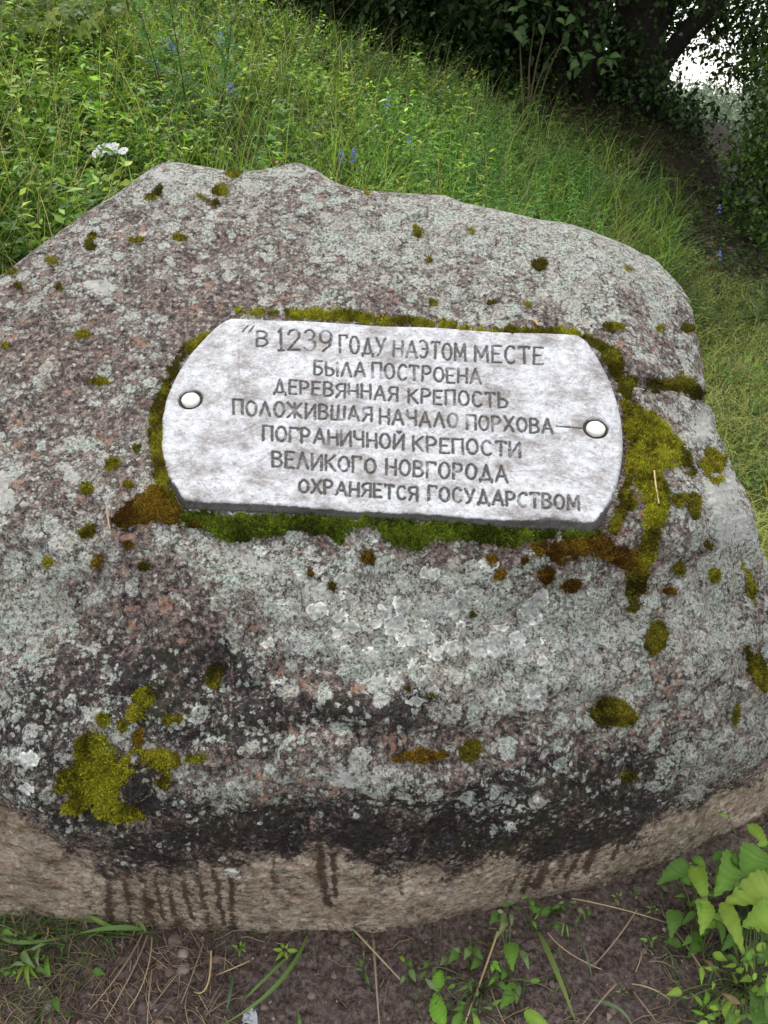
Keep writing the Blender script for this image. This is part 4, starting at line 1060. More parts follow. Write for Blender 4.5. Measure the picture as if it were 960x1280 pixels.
# ------------------------------------------------------------------ single leaves
def leaf_mesh(name, kind, col, seed=0):
    rr = random.Random(seed); mb = MB()
    def lam(base, ang, L, W, ser, fold=0.25, c=col, m=14):
        V = []; C = []; wv_ = rr.uniform(-1, 1); ph_ = rr.uniform(0, 6)
        for i in range(m + 1):
            t = i / m
            w_ = W * 0.5 * (math.sin(math.pi * min(1, t ** 0.8)) ** 0.8 * (1 - 0.35 * t) + 0.01)
            s_ = ser * W * (0.5 if i % 2 else -0.5) if 0 < i < m else 0
            z = 0.16 * L * math.sin(t * 2.4) - 0.24 * L * t * t + wv_ * L * .04 * math.sin(t * 9 + ph_)
            jz = rr.uniform(-1, 1) * 0.03 * W; vz = (0.014 if i % 2 else -0.014) * W
            V += [(-(w_ + s_), t * L, z + fold * w_ + jz + vz), (0, t * L, z), ((w_ + s_), t * L, z + fold * w_ - jz + vz)]
            k = rr.uniform(.9, 1.1) * (1.05 if i % 2 else .94)
            C += [np.array(c) * 1.02 * k, np.array(c) * 1.35 / k * .95, np.array(c) * .92 * k]
        V = np.array(V); ca, sa = math.cos(ang), math.sin(ang)
        x = V[:, 0] * ca + V[:, 1] * sa; y = -V[:, 0] * sa + V[:, 1] * ca
        V = np.c_[x + base[0], y + base[1], V[:, 2]]
        f = []
        for i in range(m):
            a = i * 3; f += [(a, a + 1, a + 4, a + 3), (a + 1, a + 2, a + 5, a + 4)]
        mb.add(V, np.array(f)); mb.C[-1] = np.array(C)
    if kind == 'ovate': lam((0, 0), 0, 1, 0.62, 0.055)
    elif kind == 'broad': lam((0, 0), 0, 1, 0.85, 0.06)
    elif kind == 'lance': lam((0, 0), 0, 1, 0.26, 0.02)
    elif kind == 'lobed':
        lam((0, 0.1), 0, 0.9, 0.42, 0.06, m=6)
        for s_ in (1, -1): lam((0, .1), s_ * 0.8, 0.72, 0.38, 0.05, m=5); lam((0, .1), s_ * 1.7, 0.45, 0.3, 0.04, m=4)
    elif kind == 'trifoil':
        lam((0, 0.3), 0, 0.7, 0.45, 0.07, m=6)
        for s_ in (1, -1): lam((0, .28), s_ * 1.15, 0.6, 0.40, 0.06, m=5)
    elif kind == 'pinnate':
        V, Fq = tube([(0, 0, 0), (0, .5, .03), (0, 1, 0)], [.012, .009, .004], 4); mb.add(V, Fq, np.array(col) * .8)
        for q, t in enumerate((0.28, 0.46, 0.62, 0.78)):
            for s_ in (1, -1): lam((0, t), s_ * (0.95 - .12 * q), 0.42 - .06 * q, 0.11, 0.0, m=4)
        lam((0, .85), 0, 0.3, 0.1, 0, m=4)
    elif kind == 'petal': lam((0, 0), 0, 1, 0.9, 0.0, fold=.1, m=4)
    return mb.mesh(name)
LM = {}
def leafm(kind, col, var=0):
    key = (kind, tuple(col), var)
    if key not in LM:
        LM[key] = leaf_mesh('leaf', kind, col, len(LM)); LM[key].materials.append(M['leaf'])
    return LM[key]
def put_leaf(par, base, direc, normal, size, me, widthk=1.0, name='leaf', off=None):
    d = Vector(direc).normalized(); n = Vector(normal); n = (n - d * n.dot(d)).normalized(); x = d.cross(n)
    o = bpy.data.objects.new(name, me); COL.objects.link(o)
    M4 = Matrix((x, d, n)).transposed().to_4x4()
    S = Matrix.Diagonal((size * widthk, size, size, 1))
    o.parent = par
    o.matrix_local = Matrix.Translation(Vector(base) - Vector(off if off is not None else par.location)) @ M4 @ S
    return o
def rel(par, V): return np.asarray(V) - np.array(par.location)
def stem_part(par, pts, rad, col, name='stem', mat='leaf', sides=5):
    V, Fq = tube(pts, rad, sides); mb = MB(); mb.add(rel(par, V), Fq, col)
    return link(name, mb.mesh(name), M[mat], par)
# ---- tall dark-stemmed herbs (mugwort) left of centre
HC = [(0.09, 0.20, 0.05), (0.13, 0.26, 0.06), (0.07, 0.15, 0.045)]
for k, (bx, tx, ty, drop, lab) in enumerate([(222, 205, 8, 190, 'tall feathery-leaved herb standing leftmost of the dark-stemmed clump behind the boulder'),
                                             (238, 232, -30, 215, 'tall dark-stemmed feathery herb in the middle of its clump behind the boulder'),
                                             (262, 290, 20, 180, 'tall feathery herb with a stem leaning right, beside the blue flowers')]):
    g, tp = above(bx, ty, drop); tp = tp + [(tx - bx) * np.linalg.norm(g) / F * 1.3, 0, 0]
    t = thing('mugwort_plant', lab, 'plant', tuple(g), 'tall feathery herbs behind the boulder')
    pts = bez(g, (g + tp) / 2 + [0.03, 0, 0], tp, 9); stem_part(t, pts, np.linspace(.006, .002, 9), (0.045, 0.045, 0.025))
    hgt = np.linalg.norm(tp - g)
    for j in range(34):
        f = 0.22 + 0.78 * j / 33; i = f * 8; q = pts[int(min(i, 7))] + (pts[int(min(i, 7)) + 1] - pts[int(min(i, 7))]) * (i - int(min(i, 7)))
        az = j * 2.4 + random.uniform(-.4, .4); el = random.uniform(0.1, .9) + .4 * f
        d = Vector((math.cos(az), math.sin(az), el))
        nrm = Vector((0, 0, 1)) + Vector((random.uniform(-.4, .4), random.uniform(-.6, .1), 0))
        put_leaf(t, q, d, nrm, random.uniform(.09, .15) * (1.35 - .75 * f), leafm('pinnate', HC[j % 3]), 1.1)

# ---- broader-leaved weeds rising out of the meadow
WD = [(30, 120, 'lobed', 'broad lobed-leaved weed near the left edge, under the top left bush'), (90, 110, 'pinnate', 'feathery weed between the yellow bud and the dark herbs'), (150, 90, 'ovate', 'oval-leaved weed left of the dark-stemmed herbs near the top'), (20, 205, 'trifoil', 'three-lobed leafy weed at the left edge above the boulder'), (80, 215, 'lobed', 'lobed-leaved weed left of the white flower heads'), (170, 150, 'pinnate', 'feathery-leaved weed right above the white flower heads'), (60, 170, 'ovate', 'oval-leaved weed left of the yellow-orange flower'), (310, 90, 'ovate', 'oval-leaved weed right of the dark-stemmed herbs'), (360, 140, 'pinnate', 'feathery weed above the dry leaf on the boulder'), (340, 175, 'trifoil', 'three-lobed weed just behind the boulder top'), (400, 100, 'ovate', 'oval-leaved weed high on the slope at the middle'), (130, 225, 'trifoil', 'leafy weed tucked behind the left shoulder of the boulder'), (20, 270, 'lobed', 'large lobed leaves beside the left end of the boulder'), (460, 160, 'pinnate', 'feathery weed behind the blue flowers'), (255, 170, 'lobed', 'lobed leaves at the foot of the dark-stemmed herbs'), (535, 150, 'trifoil', 'bright leafy weed on the slope right of the middle'), (590, 110, 'ovate', 'leafy weed at the shade line right of the middle'), (520, 70, 'ovate', 'leafy weed at the edge of the dark shade')]
for k, (px, py, kind, lab) in enumerate(WD):
    g, tp = above(px, py, 55); t = thing('leafy_weed', lab, 'weed', tuple(g), 'leafy weeds in the meadow'); rr = random.Random(k)
    stem_part(t, bez(g, (g + tp) / 2, tp, 6), np.linspace(.004, .002, 6), (0.09, 0.13, 0.03)); C3 = [(0.12, 0.27, 0.03), (0.17, 0.34, 0.04), (0.09, 0.20, 0.035), (0.22, 0.36, 0.05)]
    for j in range(22):
        f = rr.uniform(.35, 1.05); az = j * 2.4 + rr.uniform(-.4, .4); d = Vector((math.cos(az), math.sin(az) - .25, rr.uniform(-.1, .7)))
        put_leaf(t, g + (tp - g) * f, d, Vector((rr.uniform(-.4, .4), rr.uniform(-.9, -.1), 1)), rr.uniform(.07, .13) * (1.3 - .5 * f), leafm(kind, C3[(k + j % 2) % 4]), 1.0)
# ---- flowers
def spike_flower(px, py, drop, lab, n=15, hgt=.08, col=(0.16, 0.19, 0.55), cat='flower'):
    g, tp = above(px, py, drop)
    t = thing('blue_flower', lab, cat, tuple(g), 'blue speedwell flowers in the meadow')
    stem_part(t, bez(g, (g + tp) / 2 + [.02, 0, 0], tp, 6), .0018, (0.07, 0.12, 0.03))
    rr = np.random.default_rng(int(px)); mb = MB()
    z = rr.random(n); az = rr.uniform(0, 6.28, n); R_ = 0.017 * (1.15 - z)
    p = tp + np.stack([np.cos(az) * R_, np.sin(az) * R_, -hgt * .35 + z * hgt], 1)
    for q in range(4):
        a2 = az + q * 1.57; d = unit(np.stack([np.cos(a2), np.sin(a2), rr.uniform(.2, .9, n)], 1))
        V, T, C = kites(p, d, unit(np.stack([np.cos(az), np.sin(az) - .6, 0 * az + .5], 1)), np.full(n, .011), np.full(n, .011), pick([col, tuple(np.array(col) * 1.4 + .05)], n, rr))
        mb.add(rel(t, V), T); mb.C[-1] = C
    link('blossom', mb.mesh('blossom'), M['petal'], t)
    for j in range(4):
        f = .35 + .14 * j; put_leaf(t, g + (tp - g) * f, (math.cos(j * 3.1), math.sin(j * 3.1) - .3, .5), (0, -.3, 1), .035, leafm('lance', (0.08, 0.16, 0.04)))
for a in [(225, 60, 100, 'blue flower spike in the top left among feathery herbs'), (285, 52, 100, 'small deep blue flower near the dark shade at the top'), (296, 112, 90, 'pale blue flower cluster right of the tall feathery herbs'),
          (428, 199, 60, 'bright blue flower just behind the boulder top, left one of a pair'), (443, 196, 60, 'bright blue flower just behind the boulder top, right one of a pair'), (485, 131, 70, 'faint blue flower above the middle of the boulder'), (511, 180, 60, 'faint blue flower low in the grass above the boulder'), (891, 263, 40, 'lone violet-blue flower on the dark bank at right'), (891, 322, 40, 'faint blue flower in the grass right of the boulder')]:
    spike_flower(*a)
def umbel():
    g, _ = above(150, 182, 85)
    t = thing('yarrow_plant', 'white flat-topped flower heads on a stem left of the boulder top', 'flower', tuple(g))
    for k, (x, y, rad) in enumerate([(126, 193, .028), (136, 186, .034), (148, 184, .032), (163, 189, .023), (142, 191, .025)]):
        _, tp = above(x, y, 85 - (y - 182)); tp[1] = g[1] + .02 * k; 
        stem_part(t, bez(g + [0, 0, .1], (g + tp) / 2 + [0, 0, .12], tp, 6), .002, (0.10, 0.16, 0.06))
        rr = np.random.default_rng(k); n = 62
        a = rr.uniform(0, 6.28, n); R_ = rad * np.sqrt(rr.random(n)); mb = MB()
        p = tp + np.stack([np.cos(a) * R_, np.sin(a) * R_, -np.sin(a) * R_ * -.55 + rr.normal(0, .001, n)], 1)
        for q in range(5):
            a2 = a + q * 1.256; d = unit(np.stack([np.cos(a2), np.sin(a2) * .8, np.sin(a2) * .6 + 0.1], 1))
            V, T, C = kites(p, d, unit(np.stack([0 * a, 0 * a - .6, .8 + 0 * a], 1)), np.full(n, .0062), np.full(n, .0055), np.full((n, 3), .85)); mb.add(rel(t, V), T); mb.C[-1] = C
        link('flower_head', mb.mesh('flower_head'), M['petal'], t)
umbel()
def yellow(px, py, drop, lab, size=.017, closed=False):
    g, tp = above(px, py, drop)
    t = thing('yellow_flower', lab, 'flower', tuple(g), 'yellow hawkbit flowers in the meadow')
    stem_part(t, bez(g, (g + tp) / 2 + [-.02, 0, 0], tp, 6), .002, (0.14, 0.20, 0.05))
    n = 22; a = np.linspace(0, 6.28 * 2, n); mb = MB(); el = 1.8 if closed else .35
    d = unit(np.stack([np.cos(a), np.sin(a) - (.0 if closed else .35), el + .3 * np.sin(a * 3)], 1))
    V, T, C = kites(np.repeat(tp[None], n, 0), d, unit(np.stack([-np.cos(a), -np.sin(a), 1 + 0 * a], 1)), np.full(n, size * (1.7 if closed else 1)), np.full(n, .006), np.tile([(0.85, 0.45, 0.02)], (n, 1)))
    mb.add(rel(t, V), T); mb.C[-1] = C
    link('blossom', mb.mesh('blossom'), M['petal'], t)
yellow(117, 165, 70, 'open yellow-orange flower just above the white flower heads', .02)
yellow(73, 48, 90, 'closed yellow bud on a tall stem at the top left', .018, True)
yellow(40, 256, 50, 'small orange-yellow flower low in the grass left of the boulder', .014)
yellow(5, 255, 60, 'small yellow flower at the left edge of the picture', .012)

# ---- tufts of long arching grass on the slope
def tuft(px, py, n, L, lab, col, wd=.013, spread=1.0, bias=(0.3, -.2)):
    g = ground_hit(px, py)
    t = thing('grass_tuft', lab, 'grass tuft', tuple(g), 'tufts of long arching grass on the slope')
    rr = np.random.default_rng(int(px * 3 + py))
    for k in range(n):
        P_ = g + np.array([rr.normal(0, .05), rr.normal(0, .05), -.01])
        az = rr.uniform(0, 6.28); d = np.array([math.cos(az) * spread + bias[0], math.sin(az) * spread + bias[1], 0])
        l = L * rr.uniform(.55, 1.15)
        p1 = P_ + d * l * .15 + [0, 0, l * .75]; p2 = P_ + d * l * .75 + [0, 0, l * rr.uniform(.15, .75)]
        c = bez(P_, p1, p2, 8); s_ = unit(np.cross(d / (np.linalg.norm(d) + 1e-6), [0, 0, 1.]) + rr.normal(0, .3, 3))
        tt = np.linspace(0, 1, 8)[:, None]; ww = wd * rr.uniform(.7, 1.2) * (1 - tt ** 2) * .5 + .0003
        V = np.stack([c - s_ * ww, c + [0, 0, -.0008], c + s_ * ww], 1).reshape(-1, 3)
        mbb = MB(); mbb.add(rel(t, V), grid_faces(8, 3)); mbb.C[-1] = np.tile(np.array(col) * rr.uniform(.7, 1.35), (len(V), 1))
        link('blade', mbb.mesh('blade'), M['grass'], t)
TC = (0.17, 0.33, 0.07)
for a in [(640, 200, 26, .55, 'tuft of long grass high on the slope near the dark tree', TC), (690, 215, 26, .5, 'tuft of long grass bending right beside the bare dark bank', TC), (600, 170, 22, .45, 'upright tuft of grass left of the other slope tufts', TC),
          (660, 250, 26, .5, 'tuft of long grass in the middle of the slope above the boulder', (0.10, 0.21, 0.04)), (745, 262, 26, .5, 'wide-bladed tuft arching towards the bare bank behind the boulder shoulder', (0.11, 0.23, 0.06)), (790, 255, 22, .5, 'rightmost tuft with blades reaching over the bare bank', (0.11, 0.21, 0.06)),
          (720, 290, 20, .35, 'low tuft with dead straw at its foot right behind the boulder rim', (0.15, 0.19, 0.06)), (470, 215, 20, .4, 'tuft of grass just behind the middle of the boulder top', TC), (560, 235, 18, .34, 'short tuft close behind the boulder right of the middle', (0.14, 0.26, 0.05)),
          (330, 190, 20, .5, 'tuft of grass behind the dry leaf on the boulder top', TC), (60, 330, 24, .42, 'tuft of pale grass beside the left edge of the boulder', (0.20, 0.30, 0.09)), (20, 300, 22, .5, 'tuft of grass at the far left edge', (0.15, 0.25, 0.07)), (905, 480, 20, .26, 'low tuft of thin grass close to the right side of the boulder', (0.14, 0.20, 0.05)), (945, 560, 20, .26, 'low tuft of thin grass at the right edge beyond the boulder', (0.14, 0.21, 0.05))]:
    tuft(*a)
tuft(735, 300, 16, .22, 'small tuft of dead straw-coloured grass behind the boulder rim', (0.30, 0.20, 0.10), .004)

# ------------------------------------------------------------------ trees and shrubs
def leaf_cloud(mb, cens, rads, n, ln, wd, pal, seed, par=None, flat=0.5, shell=0.55):
    r = np.random.default_rng(seed)
    cens = np.array(cens, float); rads = np.array(rads, float)
    wgt = rads ** 2.2; k = r.choice(len(cens), n, p=wgt / wgt.sum())
    d = unit(r.normal(0, 1, (n, 3))); rr = (r.random(n) ** shell)
    # clumped: snap towards random sprig centres
    P = cens[k] + d * (rads[k] * rr)[:, None] * [1, 1, flat + .3]
    nsp = max(4, n // 22); sp = P[r.choice(n, nsp)]
    j = r.integers(0, nsp, n); P = sp[j] + r.normal(0, ln * 1.6, (n, 3))
    D = unit(r.normal(0, 1, (n, 3)) + [0, 0, -.25] ); N_ = unit(r.normal(0, .55, (n, 3)) + [0, 0, 1])
    sh = r.uniform(.7, 1.3, nsp)[j]
    sz = r.uniform(.6, 1.2, n)
    V, T, C = kites(P, D, N_, ln * sz, wd * sz, pick(pal, n, r) * sh[:, None])
    if par is not None: V = rel(par, V)
    mb.add(V, T); mb.C[-1] = C
def limb(par, p0, p1, p2, r0, r1, name='branch', col=(0.016, 0.013, 0.011), n=8, sides=8):
    pts = bez(p0, p1, p2, n); pts[1:-1] += np.random.default_rng(int(abs(p0[0] * 100 + r0 * 999))).normal(0, r0 * .25, (n - 2, 3))
    V, Fq = tube(pts, np.linspace(r0, r1, n), sides); V = V + (0.12 * r0) * fbm(V, 14, 3)[:, None]
    mb = MB(); mb.add(rel(par, V), Fq, col); return link(name, mb.mesh(name), M['bark'], par)
DKL = [(0.022, 0.045, 0.010), (0.030, 0.060, 0.014), (0.040, 0.080, 0.018), (0.016, 0.032, 0.009)]  # deep shade under the trees put into these dark leaf greens
# the big shading tree at the top right
B = ground_hit(775, 150); B = np.array([3.08, 10.8, float(H(3.08, 10.8))])
t = thing('shade_tree', 'big dark multi-stemmed tree overhanging the slope at the top right', 'tree', tuple(B))
limb(t, B + [0, 0, -.2], B + [-.1, 0, 2], B + [.1, -.3, 5.2], .33, .18, 'trunk', n=12, sides=12)
limb(t, B + [-.5, .1, -.2], B + [-.9, 0, 1.6], B + [-1.6, -.6, 4.6], .26, .1, 'trunk', n=10)
limb(t, B + [-.9, .2, -.1], B + [-1.3, 0, 1.6], B + [-2.9, -.6, 4.0], .18, .07, 'trunk', n=10)
limb(t, B + [.15, -.1, .1], B + [.5, -.3, .8], B + [1.5, -1.0, 2.6], .13, .06)
limb(t, B + [.1, 0, .7], B + [.7, 0, 1.4], B + [2.3, -.6, 2.6], .09, .04)
limb(t, B + [.1, 0, 1.2], B + [.6, -.6, 2.2], B + [1.6, -1.8, 3.3], .12, .04)
limb(t, B + [.3, -.2, 3.2], B + [.2, -2, 4.5], B + [-.6, -4.2, 4.6], .15, .04)
limb(t, B + [.3, -.2, 3.6], B + [1.6, -1.6, 4.5], B + [3.0, -3.2, 4.6], .15, .04)
mb = MB()
cen = [(B[0] + x, B[1] + y, B[2] + z) for x, y, z in [(0, -1, 4.6), (1.6, -1.5, 4.4), (-1.6, -1, 4.2), (-3.2, -.6, 3.8), (2.9, -.6, 4.2), (0, -3, 4.7), (-2, -2.8, 4.6), (1.8, -3.2, 4.8), (.5, 1.4, 4.2), (-2, 1.4, 4), (3.8, 1, 3.6), (4.2, -2.4, 4.5)]]
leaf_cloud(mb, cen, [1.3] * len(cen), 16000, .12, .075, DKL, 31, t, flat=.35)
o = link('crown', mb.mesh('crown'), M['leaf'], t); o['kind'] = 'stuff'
mb = MB(); leaf_cloud(mb, [tuple(B + np.array([x, -.35, z])) for x, z in [(-.1, .5), (0, 1.1), (.1, 1.7), (-.6, .8), (-.9, 1.4), (-1.3, 1.0), (-1.1, 1.9), (.3, 2.3), (-.4, 1.6), (-1.7, 1.6), (.35, .9)]], [.38] * 11, 3600, .085, .06, DKL, 33, t, flat=.9)
o = link('trunk_shoots', mb.mesh('trunk_shoots'), M['leaf'], t); o['kind'] = 'stuff'
# hanging foliage against the sky
mb = MB(); hang = []
for (px, py, tt, rd) in [(835, 15, 9.6, .28), (870, 0, 9.4, .35), (925, -5, 9.0, .4), (955, 30, 9.0, .42), (905, 45, 9.4, .30), (870, 62, 9.8, .16), (940, 78, 9.2, .28), (815, 75, 10.2, .22), (800, 100, 10.4, .16), (790, 40, 10, .34), (915, 88, 9.3, .12), (890, 20, 9.5, .35), (845, 60, 10, .22), (925, 60, 9.2, .25), (890, 60, 9.7, .2), (960, 55, 9, .3), (985, 40, 9, .5), (1010, 90, 9, .5), (830, -30, 9.5, .5), (900, -40, 9.2, .5)]:
    hang.append((unproj(px, py, tt), rd))
leaf_cloud(mb, [h[0] for h in hang], [h[1] for h in hang], 6200, .075, .055, [(0.030, 0.055, 0.012), (0.055, 0.10, 0.018), (0.022, 0.04, 0.01), (0.08, 0.14, 0.022)], 32, t, flat=.6)
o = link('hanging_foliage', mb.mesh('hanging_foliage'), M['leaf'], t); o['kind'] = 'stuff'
def shrub(name, lab, base, cen, rads, n, ln, wd, pal, seed, nst=4, group=None, stemc=(0.04, 0.035, 0.02)):
    base = np.array(base, float); t = thing(name, lab, 'shrub', tuple(base), group)
    rr = random.Random(seed)
    for k in range(nst):
        c = np.array(cen[k % len(cen)], float)
        limb(t, base + [rr.uniform(-.12, .12), rr.uniform(-.1, .1), -.05], (base + c) / 2 + [rr.uniform(-.2, .2), 0, .2], c, .025, .008, 'stem', stemc, sides=5)
    mb = MB(); leaf_cloud(mb, cen, rads, n, ln, wd, pal, seed, t, flat=.6)
    o = link('foliage', mb.mesh('foliage'), M['leaf'], t); o['kind'] = 'stuff'
    return t
def gz(x, y): return float(H(x, y))
thk = [(-1.6, 11.6, 1.3, 'leafy shrub in deep shade at the top just left of the middle'), (-.2, 11.4, 1.4, 'dark shrub in the shade at the top middle'), (1.1, 11.3, 1.3, 'dark shrub between the top middle and the big tree'), (2.3, 11.5, 1.2, 'dark shrub against the left side of the big trunk'), (0.5, 13.2, 1.9, 'dark shrub farther back behind the top middle'), (2.4, 13.4, 1.8, 'dark shrub farther back behind the big trunk')]
for k, (x, y, h, lab) in enumerate(thk):
    z = gz(x, y); cc = [(x + random.uniform(-.6, .6), y + random.uniform(-.5, .5), z + random.uniform(.25, h)) for _ in range(9)]
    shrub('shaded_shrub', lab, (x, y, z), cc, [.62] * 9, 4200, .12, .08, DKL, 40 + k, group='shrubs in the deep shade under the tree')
z = gz(3.7, 10.2); shrub('shaded_shrub', 'low dark shrub hugging the foot of the big tree on the bank', (3.6, 10.5, z), [(3.2, 10.3, z + .5), (3.7, 10.4, z + .3), (2.8, 10.5, z + .7)], [.34, .3, .4], 1600, .08, .05, DKL, 61, group='shrubs in the deep shade under the tree')
RG = [(0.05, 0.10, 0.018), (0.08, 0.15, 0.025), (0.035, 0.07, 0.015), (0.11, 0.18, 0.03)]
cc = [tuple(unproj(px, py, 8.6)) for px, py in [(965, 110), (952, 150), (946, 190), (962, 190), (938, 235), (955, 240), (990, 160), (985, 230), (935, 275), (970, 280), (1010, 120), (1020, 200), (960, 90), (1040, 260), (930, 205), (926, 255)]]
zb = gz(4.6, 8.6); shrub('roadside_shrub', 'lit green shrub at the right edge beyond the dark bank', (4.5, 8.4, zb), cc, [.30, .26, .2, .34, .2, .4, .5, .5, .22, .36, .6, .6, .26, .5, .12, .12], 6500, .075, .05, RG, 62, nst=6)
# distant trees beyond the bank, haze put into their pale colours
FT = [(842, 158, 62, 2.8, 'pale distant tree at the left of the sky gap'), (866, 176, 66, 2.8, 'pale hazy distant tree in the middle of the sky gap'), (896, 172, 64, 2.5, 'pale distant tree at the right of the sky gap'), (880, 208, 52, 2.4, 'low pale distant tree at the bottom of the sky gap'), (925, 162, 70, 3.4, 'pale distant tree behind the roadside shrub'), (812, 160, 72, 3.4, 'pale distant tree behind the trunk of the big tree'), (960, 165, 72, 3.6, 'pale distant tree at the very right edge behind the shrub')]
for k, (px, py, y, R_, lab) in enumerate(FT):
    c = unproj(px, py, y); zb = gz(c[0], c[1]); c[2] += 1.5
    t = thing('distant_tree', lab, 'tree', (c[0], c[1], zb), 'pale trees in the distance')
    limb(t, np.array([c[0], c[1], zb - .3]), c * [1, 1, .5], c, .35, .12, 'trunk', (0.14, 0.13, 0.11))
    mb = MB(); cn_ = [tuple(c + np.array([random.uniform(-.8, .8) * R_, random.uniform(-.5, .5) * R_, random.uniform(-.9, .55) * R_])) for _ in range(9)]
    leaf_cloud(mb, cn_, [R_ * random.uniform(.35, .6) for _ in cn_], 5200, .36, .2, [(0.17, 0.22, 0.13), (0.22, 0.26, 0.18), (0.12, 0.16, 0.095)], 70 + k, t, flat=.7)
    o = link('crown', mb.mesh('crown'), M['leaf'], t); o['kind'] = 'stuff'
# far hedge of woods behind the hill so the sky shows only in the gap
for k, x in enumerate([-14, -10.5, -7, -3.5, 0, 3]):
    y = 17 + (k % 2); z = gz(x, y); c = np.array([x, y, z + 3.2])
    t = thing('wood_tree', ['dark tree of the wood at the far top left', 'dark wood tree second from the left', 'dark wood tree behind the leafy bush', 'dark wood tree above the tall herbs', 'dark wood tree behind the top middle shade', 'dark wood tree behind the big trunk'][k], 'tree', (x, y, z), 'trees of the wood on top of the hill')
    limb(t, np.array([x, y, z - .3]), c * [1, 1, .6], c + [0, 0, 1], .25, .1, 'trunk')
    mb = MB(); cn_ = [tuple(c + np.array([random.uniform(-2, 2), random.uniform(-1.2, 1.2), random.uniform(-3.0, 2.5)])) for _ in range(12)]
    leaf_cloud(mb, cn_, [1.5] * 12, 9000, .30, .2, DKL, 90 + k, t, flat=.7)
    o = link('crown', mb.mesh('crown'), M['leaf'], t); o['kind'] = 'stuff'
# lobed-leaved bush at the top left; its nearest leaves are single parts
def lobed_bush(lab, pts, depth_, n, cols, size, kind, base, name='leafy_bush', seed=1, dens=0):
    t = thing(name, lab, 'bush', tuple(base)); rr = random.Random(seed)
    for k in range(5):
        px, py, rd = pts[k % len(pts)]; c = unproj(px, py, depth_ + .2)
        limb(t, np.array(base) + [rr.uniform(-.15, .15), 0, -.05], (np.array(base) + c) / 2 + [0, 0, .15], c, .016, .005, 'stem', (0.06, 0.055, 0.03), sides=5)
    for k in range(n):
        px, py, rd = pts[rr.randrange(len(pts))]
        a = rr.uniform(0, 6.28); q = math.sqrt(rr.random()) * rd
        p = unproj(px + q * math.cos(a), py + q * math.sin(a), depth_ + rr.uniform(-.35, .35))
        d = Vector((rr.uniform(-1, 1), rr.uniform(-1, .3), rr.uniform(-.9, .3)))
        put_leaf(t, p, d, Vector((rr.uniform(-.5, .5), rr.uniform(-1.0, -.1), rr.uniform(.5, 1))), size * rr.uniform(.65, 1.2), leafm(kind, cols[rr.randrange(len(cols))]))
    if dens:
        mb = MB(); leaf_cloud(mb, [tuple(unproj(p[0], p[1], depth_ + .5)) for p in pts], [p[2] / F * depth_ for p in pts], dens, size * .8, size * .5, [np.array(c) * .85 for c in cols], seed, t, flat=.8)  # inner leaves toned down to imitate shade inside the bush
        o = link('inner_foliage', mb.mesh('inner_foliage'), M['leaf'], t); o['kind'] = 'stuff'
YG = [(0.13, 0.20, 0.03), (0.18, 0.25, 0.04), (0.09, 0.15, 0.025), (0.23, 0.27, 0.05)]
g = ground_hit(60, 75)
dB = float((g - CAM)[1] * cs - (g - CAM)[2] * sn)
lobed_bush('yellowish green bush with lobed leaves in the top left corner', [(15, 15, 34), (60, 12, 32), (100, 22, 26), (35, 38, 26), (75, 40, 22), (-20, 30, 40), (130, 5, 24), (10, -25, 40), (80, -25, 40)], dB - .5, 290, YG, .09, 'lobed', g, seed=3, dens=2500)
g = ground_hit(650, 150)
lobed_bush('broad-leaved sapling lit against the dark shade under the tree', [(650, 45, 14), (690, 12, 16), (668, 28, 12), (715, 35, 16), (695, 60, 16), (728, 75, 12), (758, 82, 9), (742, 55, 12), (655, 10, 14), (720, 85, 14), (760, 70, 6)], float(g[1] * cs - (g[2] - 1.6) * sn), 62, [(0.055, 0.11, 0.03), (0.04, 0.085, 0.022), (0.07, 0.13, 0.03)], .13, 'ovate', g, name='broad_leaved_sapling', seed=5)

# ------------------------------------------------------------------ foreground plants at the foot of the boulder
def at_h(px, py, z):
    d = ray(px, py); t = (1.6 - z) / -d[2]
    return CAM + d * t
LC_ = {'g': (0.13, 0.26, 0.035), 'l': (0.22, 0.35, 0.045), 'y': (0.23, 0.33, 0.045), 'd': (0.09, 0.18, 0.03), 'p': (0.17, 0.24, 0.09), 'b': (0.20, 0.13, 0.07), 'v': (0.17, 0.36, 0.035)}
def plant(name, lab, root, leaves, lift=.07, stem=True, group=None):
    g = at_h(root[0], root[1], 0.0); g[2] = soil_h(g[0], g[1])
    g = at_h(root[0], root[1], g[2])
    t = thing(name, lab, 'plant', tuple(g), group); rr = random.Random(int(root[0] * 7 + root[1]))
    for (bx, by, tx, ty, wk, c, kind) in leaves:
        dpx = math.hypot(bx - root[0], by - root[1])
        z = g[2] + .015 + min(lift, dpx * .0016) + rr.uniform(0, .012)
        b_ = at_h(bx, by, z); e_ = at_h(tx, ty, z - .004 - rr.uniform(0, .012) + (.012 if kind != 'lance' else 0))
        d = e_ - b_; L = float(np.linalg.norm(d)) * .93; wk *= .9
        put_leaf(t, b_, d, Vector((rr.uniform(-.35, .35), rr.uniform(-.75, -.25), 1)), L, leafm(kind, LC_[c], rr.randrange(2)), wk)
        if stem and dpx > 3:
            pts = bez(g + [0, 0, -.01], (g + b_) / 2 + [0, 0, .35 * z + .01], b_, 6)
            stem_part(t, pts, .0013, (0.13, 0.16, 0.06), name='leaf_stalk', sides=4)
    return t
